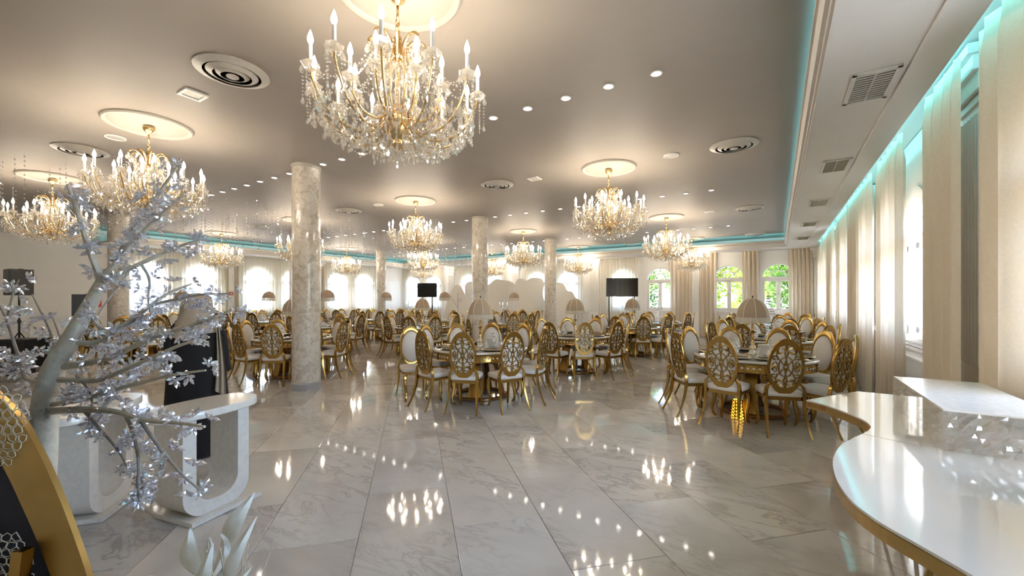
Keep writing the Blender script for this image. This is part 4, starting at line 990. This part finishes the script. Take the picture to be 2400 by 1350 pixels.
# ------------------------------------------------------------------ veiled woman
def person():
    d = 4.05; x, y = at(462, d); rz = TH + math.radians(28)     # local +y is where she faces: away from the camera, to the left
    me = bpy.data.meshes.new('person'); V = []; E = []; Rr = []
    def v(p, r): V.append(p); Rr.append(r); return len(V) - 1
    def chain(pts, start=None):
        prev = start
        for p, r in pts:
            k = v(p, r)
            if prev is not None: E.append((prev, k))
            prev = k
        return prev
    pel = v((0, 0, .86), .13); ab = chain([((0, .0, 1.0), .12), ((0, -.01, 1.14), .125), ((0, -.01, 1.26), .10)], pel)
    neck = chain([((0, .0, 1.33), .05), ((0, .01, 1.37), .048)], ab); hd = chain([((0, .02, 1.43), .078), ((0, .015, 1.50), .072)], neck)
    chain([((0, .085, 1.425), .022)], hd - 1)                   # nose and jaw
    chain([((0, .06, 1.385), .035)], hd - 1)
    for s in (-1, 1):
        sh = chain([((s * .14, -.01, 1.25), .05), ((s * .185, -.02, 1.12), .043), ((s * .20, -.01, .98), .038), ((s * .21, .05, .84), .030), ((s * .212, .075, .77), .026)], ab)
        for k, (dx, ln) in enumerate(((-.018, .075), (-.006, .085), (.006, .08), (.018, .065))):
            chain([((s * .212 + .3 * dx, .085 + dx, .735), .012), ((s * .212 + .1 * dx, .085 + 1.3 * dx, .735 - ln * .55), .0095), ((s * .203, .09 + 1.3 * dx, .735 - ln), .008)], sh)
        chain([((s * .19, .105, .755), .012), ((s * .175, .12, .715), .009)], sh)
        lg = chain([((s * .09, 0, .80), .10), ((s * .10, .01, .45), .06), ((s * .10, -.01, .10), .04), ((s * .10, .01, .045), .04), ((s * .11, .12, .03), .03)], pel)
    me.from_pydata(V, E, []); o = bpy.data.objects.new('person', me); C.objects.link(o); me.materials.append(MATS['skin'])
    o.location = (x, y, 0); o.rotation_euler = (0, 0, rz)
    m = o.modifiers.new('skin', 'SKIN'); m.use_smooth_shade = True
    for i, sv in enumerate(me.skin_vertices[0].data): sv.radius = (Rr[i], Rr[i]); sv.use_root = (i == pel)
    ss = o.modifiers.new('sub', 'SUBSURF'); ss.levels = 2; ss.render_levels = 2
    tag(o, 'person in a long black robe and beige headscarf standing behind the pedestal table', 'person')
    fold = lambda a, z: 1 + .05 * math.sin(9 * a + 3 * z) * max(0, 1 - z / 1.0)
    mb = MB().lathe([(.275, .015), (.265, .25), (.25, .55), (.235, .85), (.215, 1.05), (.205, 1.18), (.195, 1.25), (.15, 1.30), (.075, 1.335), (.062, 1.35)], 40, sx=1.0, sy=.74, fold=fold); mb.build('robe', 'black_cloth', o, smooth=True, angle=60)
    for s in (-1, 1):
        MB().tube(smooth_path([(s * .13, -.01, 1.26), (s * .185, -.02, 1.14), (s * .20, -.01, .98), (s * .205, .045, .86), (s * .21, .065, .80)], 3), [.055, .06, .062, .063, .063, .063, .063, .063, .063, .064, .066, .068, .070], 12, caps=False).build('sleeve', 'black_cloth', o, smooth=True)
        MB().lathe([(.0, 0), (.045, .0), (.045, .05), (.0, .07)], 10, (s * .10, .10, 0), sy=1.9).build('shoe', 'black_plastic', o, smooth=True)
        MB().lathe([(.0, -.010), (.010, 0), (.0, .010)], 8, (s * .03, .092, 1.462)).build('eye', 'porcelain', o, smooth=True)
    # headscarf: shell round the head leaving the face open, then wraps and a hanging end
    rows = []
    for zi, (z, rx, ry, yc, op) in enumerate([(1.575, .02, .02, .0, .0), (1.565, .072, .08, .0, .0), (1.53, .112, .125, .005, .25), (1.47, .128, .14, .0, .55), (1.41, .132, .14, -.005, .55), (1.36, .14, .14, -.01, .45), (1.31, .16, .14, -.01, .2), (1.26, .185, .135, -.01, .0), (1.20, .215, .145, -.01, .0), (1.17, .218, .150, -.01, .0)]):
        rows.append([(rx * math.sin(a) * (1 + .03 * math.sin(7 * a + z * 30)), yc - ry * math.cos(a) * (1 + .03 * math.sin(5 * a)), z + .02 * math.sin(a * 2) * (zi > 6)) for a in [(-PI + op) + (2 * PI - 2 * op) * k / 36 for k in range(37)]])
    mb = MB().sheet(rows)
    for k in range(3): mb.tube([(.17 * math.sin(a) * (1 - .12 * k), -.0 - .135 * math.cos(a) * (1 - .1 * k), 1.27 + .035 * k + .035 * math.sin(a + k)) for a in [2 * PI * j / 24 for j in range(24)]], .026, 6, closed=True)
    mb.build('headscarf', 'beige_cloth', o, smooth=True)
    rows = []
    for i in range(14):
        t = i / 13; z = 1.26 - .62 * t; rows.append([(.185 + .03 * math.sin(t * 2) + (.03 + .055 * t) * (j / 8 - .5) * 2 * .55, -.13 - .055 * t - .02 * math.sin(j * 1.6) - .02 * t * (j / 8), z - .08 * (j / 8) * t) for j in range(9)])
    MB().sheet(rows).build('scarf_end', 'beige_cloth', o, smooth=True)
person()

# ------------------------------------------------------------------ crystal blossom tree
def blossom_tree():
    rnd = random.Random(11); D0 = 1.36
    bx, by = at(45, D0)
    root = thing('blossom_tree', 'white artificial tree hung with clear lilac crystal blossoms beside the pedestal tables', 'tree', (bx, by, 0))
    O = Vector((bx, by, 0))
    def P(px, py, dd=0.0): return ray(px, py, D0 + dd) - O
    trunk = smooth_path([(0, 0, .02), P(55, 1500), P(80, 1250), P(95, 1100), P(103, 980), P(115, 900), P(135, 845), P(165, 795), P(205, 725), P(240, 660)], 4)
    MB().tube(trunk, [.046 - .030 * (i / len(trunk)) ** 1.2 for i in range(len(trunk))], 12).build('trunk', 'bark_white', root, smooth=True)
    MB().lathe([(0, 0), (.20, 0), (.22, .03), (.20, .24), (.16, .26), (.0, .25)], 24).build('planter', 'white_lacquer', root, smooth=True, angle=40)
    B = [  # (pixel, pixel, depth offset) chains, start radius, blossoms per chain
        ([(240, 660, 0), (215, 600, -.03), (192, 530, -.05), (172, 470, -.06), (158, 432, -.06)], .011, 15),
        ([(240, 660, 0), (285, 590, .03), (325, 520, .05), (368, 460, .06), (415, 392, .07)], .012, 22),
        ([(250, 645, 0), (310, 570, .0), (370, 510, -.02), (432, 455, -.04)], .010, 17),
        ([(245, 658, 0), (320, 622, .02), (390, 590, .05), (432, 573, .07), (468, 563, .08)], .009, 18),
        ([(330, 618, .03), (350, 655, .04), (347, 700, .03), (352, 735, .05)], .005, 8),
        ([(205, 725, 0), (235, 770, .02), (262, 812, .05), (290, 850, .08)], .009, 8),
        ([(165, 800, 0), (230, 800, .02), (320, 740, .05), (390, 690, .08), (450, 665, .12)], .010, 17),
        ([(300, 765, .05), (350, 720, .08), (420, 700, .1), (480, 690, .12), (545, 688, .14)], .007, 20),
        ([(150, 860, 0), (250, 840, .0), (340, 800, -.02), (420, 770, -.04), (500, 745, -.05), (545, 725, -.06)], .011, 28),
        ([(140, 890, 0), (230, 890, -.02), (330, 850, -.05), (420, 810, -.07), (490, 790, -.08)], .010, 24),
        ([(110, 950, 0), (200, 935, -.04), (300, 905, -.07), (400, 880, -.1), (482, 868, -.12)], .009, 17),
        ([(105, 965, 0), (190, 960, -.06), (270, 965, -.1), (340, 985, -.14), (420, 992, -.17), (480, 1000, -.2)], .012, 17),
        ([(290, 960, -.1), (315, 1020, -.12), (326, 1090, -.14), (322, 1150, -.15), (328, 1180, -.15)], .007, 24),
        ([(330, 985, -.13), (375, 1050, -.15), (420, 1105, -.18), (470, 1150, -.2)], .006, 13),
        ([(200, 965, -.06), (240, 1010, -.1), (280, 1060, -.12), (300, 1100, -.12)], .006, 11),
        ([(240, 960, -.08), (290, 900, .02), (320, 850, .06), (350, 800, .1)], .006, 10),
        ([(120, 900, 0), (70, 890, .04), (30, 860, .06), (-20, 840, .08)], .010, 12),
        ([(105, 960, 0), (60, 985, -.04), (20, 1000, -.06), (-30, 1005, -.08)], .009, 12),
        ([(140, 850, 0), (125, 800, .04), (110, 760, .06), (75, 690, .08)], .006, 7),
        ([(60, 890, .04), (35, 810, .05), (15, 750, .06), (-10, 700, .07)], .006, 12),
        ([(15, 750, .06), (30, 690, .08), (45, 655, .1)], .004, 6), ([(150, 835, 0), (140, 790, .05), (120, 735, .07)], .004, 5),
        ([(30, 860, .06), (50, 840, .05), (90, 815, .03)], .004, 6), ([(300, 640, 0), (255, 700, -.05), (215, 760, -.06)], .004, 8), ([(180, 880, 0), (215, 930, -.05), (205, 1000, -.09)], .005, 8)]
    pet = MB()
    for k in range(6):                                          # six rounded drop petals round a small cup
        a = 2 * PI * k / 6; M = Matrix.Rotation(a, 3, 'Z') @ Matrix.Rotation(-.5, 3, 'Y')
        ring = [(.004, 0, 0), (.014, .0055, .002), (.023, .0045, .001), (.029, 0, 0), (.023, -.0045, .001), (.014, -.0055, .002)]
        vs = [M @ Vector(p) for p in ring] + [M @ Vector((.017, 0, .0075)), M @ Vector((.017, 0, -.004))]; pet.add(vs, [(i, (i + 1) % 6, 6) for i in range(6)] + [((i + 1) % 6, i, 7) for i in range(6)])
    pet.octa((0, 0, .004), .005)
    pm_ = pet.mesh('blossom', 'blossom')
    tw = MB().tube([(0, 0, 0), (.0, 0, .03)], .0016, 4).mesh('stalk', 'twig')
    for ch, r0, nb_ in B:
        pts = smooth_path([P(*c) for c in ch], 5); m = len(pts)
        br = MB().tube(pts, [r0 * (1 - .72 * i / m) for i in range(m)], 6).build('branch', 'bark_white' if r0 > .0085 else 'twig', root, smooth=True)
        for k in range(nb_):
            t = (.12 + .9 * (k + rnd.random() * .6) / nb_) * (m - 1); t = min(t, m - 1.001); i = int(t); p = pts[i].lerp(pts[i + 1], t - i)
            dirn = Vector((rnd.gauss(0, 1), rnd.gauss(0, 1), rnd.gauss(0, 1))).normalized(); s = rnd.uniform(.8, 1.22)
            q = p + dirn * rnd.uniform(.014, .034)
            b_ = put('blossom', pm_, root, q, rot=dirn.to_track_quat('Z', 'Y').to_euler(), scale=(s, s, s)); 
    return root
blossom_tree()

# ------------------------------------------------------------------ navy panel in a curved gold frame (lower left)
def gold_frame():
    d = 1.0; zb = lambda py: zpix(py, d)
    x, y = at(-100, d); t = thing('framed_panel', 'navy panel in a broad curved gold frame with white lace, before the blossom tree', 'panel', (x, y, 0), TH)
    X = lambda px: (px + 100) / FPX * d
    arc_o = [(-420, 700), (-250, 735), (-120, 810), (0, 924), (50, 975), (100, 1062), (140, 1150), (172, 1232), (212, 1350), (245, 1480), (270, 1640), (285, 1800), (290, 2150)]
    arc_i = [(-420, 790), (-270, 825), (-150, 895), (-62, 985), (-25, 1025), (22, 1105), (62, 1190), (95, 1265), (135, 1372), (168, 1492), (190, 1645), (205, 1800), (210, 2150)]
    po = [(X(a), zb(b)) for a, b in arc_o]; pi_ = [(X(a), zb(b)) for a, b in arc_i]
    po = [(p.x, p.y) for p in smooth_path([(a, b, 0) for a, b in po], 4)]; pi_ = [(p.x, p.y) for p in smooth_path([(a, b, 0) for a, b in pi_], 4)]
    z0 = .02; po = [(a, max(b, .0)) for a, b in po]; pi_ = [(a, max(b, .0)) for a, b in pi_]
    m = len(po); vs = []
    for yy in (-.007, .007): vs += [(a, yy, b) for a, b in po] + [(a, yy, b) for a, b in pi_]
    k = 2 * m; fs = []
    for i in range(m - 1): fs += [(i, m + i, m + i + 1, i + 1), (k + i, k + i + 1, k + m + i + 1, k + m + i), (i, i + 1, k + i + 1, k + i), (m + i, k + m + i, k + m + i + 1, m + i + 1)]
    fs += [(0, k, k + m, m), (m - 1, 2 * m - 1, k + 2 * m - 1, k + m - 1)]
    MB().add(vs, fs).build('frame_band', 'gold_dull', t, smooth=True, angle=30)
    poly = pi_ + [(pi_[0][0], 0.0)]; M = Matrix.Rotation(PI / 2, 4, 'X')
    mb = MB().prism(poly, -.025, -.006, M); mb.build('navy_panel', 'navy', t)
    MB().tube([(X(88), -.03, zb(1270)), (X(60), -.10, 0.0)], .018, 4).build('prop_leg', 'gold', t)
    lace = MB(); rnd = random.Random(6)
    def net(cx, cz, R, n, yy):
        for i in range(-n, n + 1):
            for j in range(-n, n + 1):
                px_, pz_ = cx + (i + .5 * (j % 2)) * .022, cz + j * .019
                if math.hypot(px_ - cx, (pz_ - cz) * 1.1) > R * (1 + .15 * rnd.random()): continue
                ring = [(px_ + .0112 * math.cos(a) * rnd.uniform(.75, 1.2), yy + rnd.uniform(-.002, .002), pz_ + .0106 * math.sin(a) * rnd.uniform(.75, 1.2)) for a in [PI / 6 + PI / 3 * q for q in range(6)]]
                lace.tube(ring, .0011, 4, closed=True)
    net(X(-40), zb(985), .115, 8, -.014); net(X(-20), zb(1330), .10, 8, -.006)
    struct(lace.build('lace', 'lace', t), 'stuff')
gold_frame()

# ------------------------------------------------------------------ white leaf arrangement (bottom)
def leaf_plant():
    d = 1.12; x, y = at(520, d); t = thing('leaf_arrangement', 'arrangement of long white artificial leaves and a pale rose in a tall vase', 'plant', (x, y, 0), TH); rnd = random.Random(8)
    MB().lathe([(0, 0), (.09, 0), (.10, .02), (.07, .2), (.06, .45), (.09, .66), (.095, .68), (.085, .68), (.055, .46), (0, .44)], 24).build('vase', 'white_lacquer', t, smooth=True, angle=40)
    def L(px, py, dd=0): return Vector(((px - 520) / FPX * d, dd, zpix(py, d)))
    def leaf(a, b, w, bend, dd):
        a, b = L(*a, dd), L(*b, dd * 1.4); ax = (b - a); n = 8; side = ax.cross(Vector((0, 1, 0))).normalized(); rows = []
        for i in range(n + 1):
            s = i / n; c = a + ax * s + Vector((0, -1, 0)) * bend * math.sin(PI * s); ww = 1.55 * w * math.sin(PI * min(1, s * .93 + .07)) ** .8 * (1 - .35 * s)
            rows.append([c - side * ww, c + Vector((0, -.006, 0)), c + side * ww])
        m = MB().sheet([[tuple(p) for p in r] for r in rows]); m.sheet([[(p[0], p[1] + .0012, p[2]) for p in r] for r in rows]); m.build('leaf', 'petal_white', t, smooth=True)
    for a, b, w, bd in (((490, 1330), (478, 1215), .020, .02), ((500, 1300), (556, 1185), .018, .03), ((505, 1400), (540, 1240), .016, .02), ((520, 1390), (585, 1225), .014, .04), ((540, 1380), (632, 1285), .013, .03),
                        ((470, 1400), (420, 1330), .014, .03), ((480, 1390), (440, 1300), .016, .02), ((530, 1400), (600, 1330), .017, .04), ((510, 1410), (515, 1290), .020, .0), ((550, 1420), (640, 1360), .016, .02), ((495, 1420), (400, 1345), .012, .02), ((500, 1350), (520, 1250), .012, -.03)):
        leaf(a, b, w, bd, rnd.uniform(-.06, .06))
    for k in range(6):
        a = L(500 + 8 * k, 1500); b = L(470 + 30 * k, 1270 + rnd.uniform(0, 60), rnd.uniform(-.05, .05)); MB().tube([a, a.lerp(b, .5) + Vector((.01, .01, 0)), b], .0018, 4).build('twig', 'bark_white', t)
    rz = L(330, 1378)
    for k in range(9):
        a = k * 2.4; rr = .012 + .0042 * k; m = MB(); rows = []
        for i in range(5): rows.append([(rz.x + (rr * (.6 + .13 * i)) * math.cos(a + (j - 3) * .28), (rr * (.6 + .13 * i)) * math.sin(a + (j - 3) * .28), rz.z - .02 + .011 * i - .0012 * (j - 3) ** 2 - .0028 * k) for j in range(7)])
        m.sheet(rows).build('rose_petal', 'petal_white', t, smooth=True)
    MB().tube([rz - Vector((0, 0, .02)), Vector((-.05, 0, .62)), Vector((0, 0, .5))], .004, 5).build('rose_stem', 'bark_white', t)
leaf_plant()

# ------------------------------------------------------------------ curved white buffet with gold edge and acrylic blocks
BH = .76
def tp(px, py): x, y, z = on_z(px, py, BH); return (x, y)
def buffet(outline, label, legs):
    xs = sum(p[0] for p in outline) / len(outline); ys = sum(p[1] for p in outline) / len(outline)
    P = [(a - xs, b - ys) for a, b in outline]; area = sum(P[i][0] * P[(i + 1) % len(P)][1] - P[(i + 1) % len(P)][0] * P[i][1] for i in range(len(P)))
    if area < 0: P.reverse()
    t = thing('buffet_table', label, 'table', (xs, ys, 0))
    MB().prism(P, BH - .01, BH).build('tabletop', 'gloss_white', t)
    n = len(P); vs = [(a, b, BH - .012) for a, b in P] + [(a, b, BH - .06) for a, b in P] + [(a * .985, b * .985, BH - .06) for a, b in P] + [(a * .985, b * .985, BH - .012) for a, b in P]
    fs = []
    for i in range(n):
        j = (i + 1) % n; fs += [(i, n + i, n + j, j), (n + i, 2 * n + i, 2 * n + j, n + j), (2 * n + i, 3 * n + i, 3 * n + j, 2 * n + j)]
    MB().add(vs, fs).build('gold_edge', 'gold_dull', t); MB().prism([(a * .98, b * .98) for a, b in P], BH - .045, BH - .011).build('underside', 'gold_dark', t)
    for lx, ly, rr in legs:                                     # hexagonal floor frame with bars rising to a small hexagon
        lx -= xs; ly -= ys; lo = [(lx + rr * math.cos(PI / 3 * k), ly + rr * math.sin(PI / 3 * k), .016) for k in range(6)]; hi = [(lx + rr * .35 * math.cos(PI / 3 * k), ly + rr * .35 * math.sin(PI / 3 * k), BH - .055) for k in range(6)]
        mb = MB().tube(lo, .016, 4, closed=True); mb.tube(hi, .012, 4, closed=True)
        for k in range(6): mb.tube([lo[k], hi[k]], .013, 4)
        mb.build('leg', 'gold_dull', t)
near = [tp(*p) for p in ((2020, 1017), (1975, 1040), (1956, 1066), (1952, 1092), (1964, 1130), (1998, 1175), (2060, 1222), (2150, 1274), (2270, 1343), (2400, 1425))]
near = [(p.x, p.y) for p in smooth_path([(a, b, 0) for a, b in near], 4)]
lastn = near[-1]
jx = tp(2165, 1048)
wallx = lambda Y: (MR @ Vector((XR - .32, Y, 0))).x
near_poly = near + [(lastn[0] + .45, lastn[1] - .25), (wallx(1.3), 1.3), (wallx(2.2), 2.2), (wallx(3.1), 3.1), jx]
a0, a1 = tp(1890, 937), tp(2010, 917)
far = [tp(*p) for p in ((1890, 937), (1935, 949), (1985, 967), (2022, 983), (2040, 998), (2036, 1008), (2022, 1016))]
far = [(p.x, p.y) for p in smooth_path([(a, b, 0) for a, b in far], 4)]
far_poly = far + [(jx[0], jx[1] + .006), (wallx(3.12), 3.12), (wallx(3.8), 3.8), (wallx(4.35), 4.35), a1]
l1 = tp(2120, 1200); l2 = tp(2250, 1250); l3 = tp(2060, 975); l4 = tp(2240, 1000)
buffet(near_poly, 'curved glossy white buffet table with gold edge, its bulging half', [(.72, 2.25, .26), (1.0, 1.72, .2)])
buffet(far_poly, 'curved glossy white buffet table with gold edge, its hollow tip half by the dining chairs', [(wallx(3.7) - .36, 3.62, .24)])
def block(corner, rz, L, W, H, label):
    t = thing('acrylic_block', label, 'block', (corner[0], corner[1], BH), rz)
    mb = MB(); n, m = 26, 10; rnd = random.Random(int(L * 1000))
    def wall(p, q):
        rows = []
        for j in range(m + 1):
            rows.append([(p[0] + (q[0] - p[0]) * i / n + (rnd.uniform(-.006, .006) if 0 < i < n else 0), p[1] + (q[1] - p[1]) * i / n + (rnd.uniform(-.006, .006) if 0 < i < n else 0), .001 + (H - .001) * j / m) for i in range(n + 1)])
        mb.sheet(rows)
    wall((0, 0), (L, 0)); wall((L, 0), (L, W)); wall((L, W), (0, W)); wall((0, W), (0, 0)); mb.build('textured_sides', 'acrylic', t)
    MB().span((.004, .004, H - .004), (L - .004, W - .004, H + .006)).build('top_sheet', 'white_lacquer', t)
b0 = tp(2052, 992); b1 = tp(2290, 1062)
rzb = math.atan2(b1[1] - b0[1], b1[0] - b0[0])
rzw = -PI / 2 - DELTA
bxy = (MR @ Vector((.70, 3.96, 0)))
block((bxy.x, bxy.y), rzw, 1.05, .44, .20, 'long crackled clear acrylic riser with white top on the buffet by the curtains')
bxy = (MR @ Vector((.86, 2.35, 0)))
block((bxy.x, bxy.y), rzw, .75, .30, .22, 'crackled clear acrylic riser on the bulging half of the buffet')

# ------------------------------------------------------------------ garden outside the windows
struct(MB().box((-8, 8, -.3), (160, 160, .1)).build('ground_outside', 'pale_paving'))
def leaf_cloud(seed, n=8500):
    rnd = random.Random(seed); mb = MB(); lobes = [(rnd.uniform(-.9, .9), rnd.uniform(-.8, .8), rnd.uniform(.7, 5.2), rnd.uniform(.6, 1.0)) for _ in range(22)]
    for i in range(n):
        lx, ly, lz, lr = rnd.choice(lobes); v_ = Vector((rnd.gauss(0, 1), rnd.gauss(0, 1), rnd.gauss(0, 1))).normalized() * lr * rnd.uniform(.55, 1); c = Vector((lx, ly, lz)) + v_
        a = Vector((rnd.gauss(0, 1), rnd.gauss(0, 1), rnd.gauss(0, 1))).normalized(); b = a.orthogonal().normalized(); s = rnd.uniform(.07, .14)
        mb.add([c - a * s, c + b * s * .5, c + a * s, c - b * s * .5], [(0, 1, 2, 3)])
    return mb
for m_ in ('leaf', 'leaf_light'):
    nt = MATS[m_].node_tree; b = nt.nodes['Principled BSDF']; tr = N(nt, 'ShaderNodeBsdfTranslucent'); mx = N(nt, 'ShaderNodeMixShader'); mx.inputs[0].default_value = .45
    src = b.inputs['Base Color'].links[0].from_socket; nt.links.new(src, tr.inputs[0]); nt.links.new(b.outputs[0], mx.inputs[1]); nt.links.new(tr.outputs[0], mx.inputs[2]); nt.links.new(mx.outputs[0], nt.nodes['Material Output'].inputs[0])
leafm = [leaf_cloud(1).mesh('foliage', 'leaf'), leaf_cloud(2).mesh('foliage', 'leaf_light')]
trunkm = MB().tube(smooth_path([(0, 0, -.25), (.05, 0, .8), (-.05, .05, 2), (.1, 0, 3.4)], 3), [.13, .12, .11, .10, .1, .09, .08, .07, .06, .05], 8).mesh('trunk', 'trunk', True)
rnd = random.Random(21)
for k in range(10):
    x = (-5.6 + 3.4 * k) if k < 5 else (-7.4 + 3.6 * (k - 5)); y = YB + (4.6 if k < 5 else 9.4)
    t = thing('garden_tree', 'sunlit green leafy tree in the garden outside the arched windows', 'tree', (x, y, 0), rnd.uniform(0, 6), 'garden trees outside the windows')
    struct(put('foliage', leafm[k % 2], t), 'stuff'); put('trunk', trunkm, t)
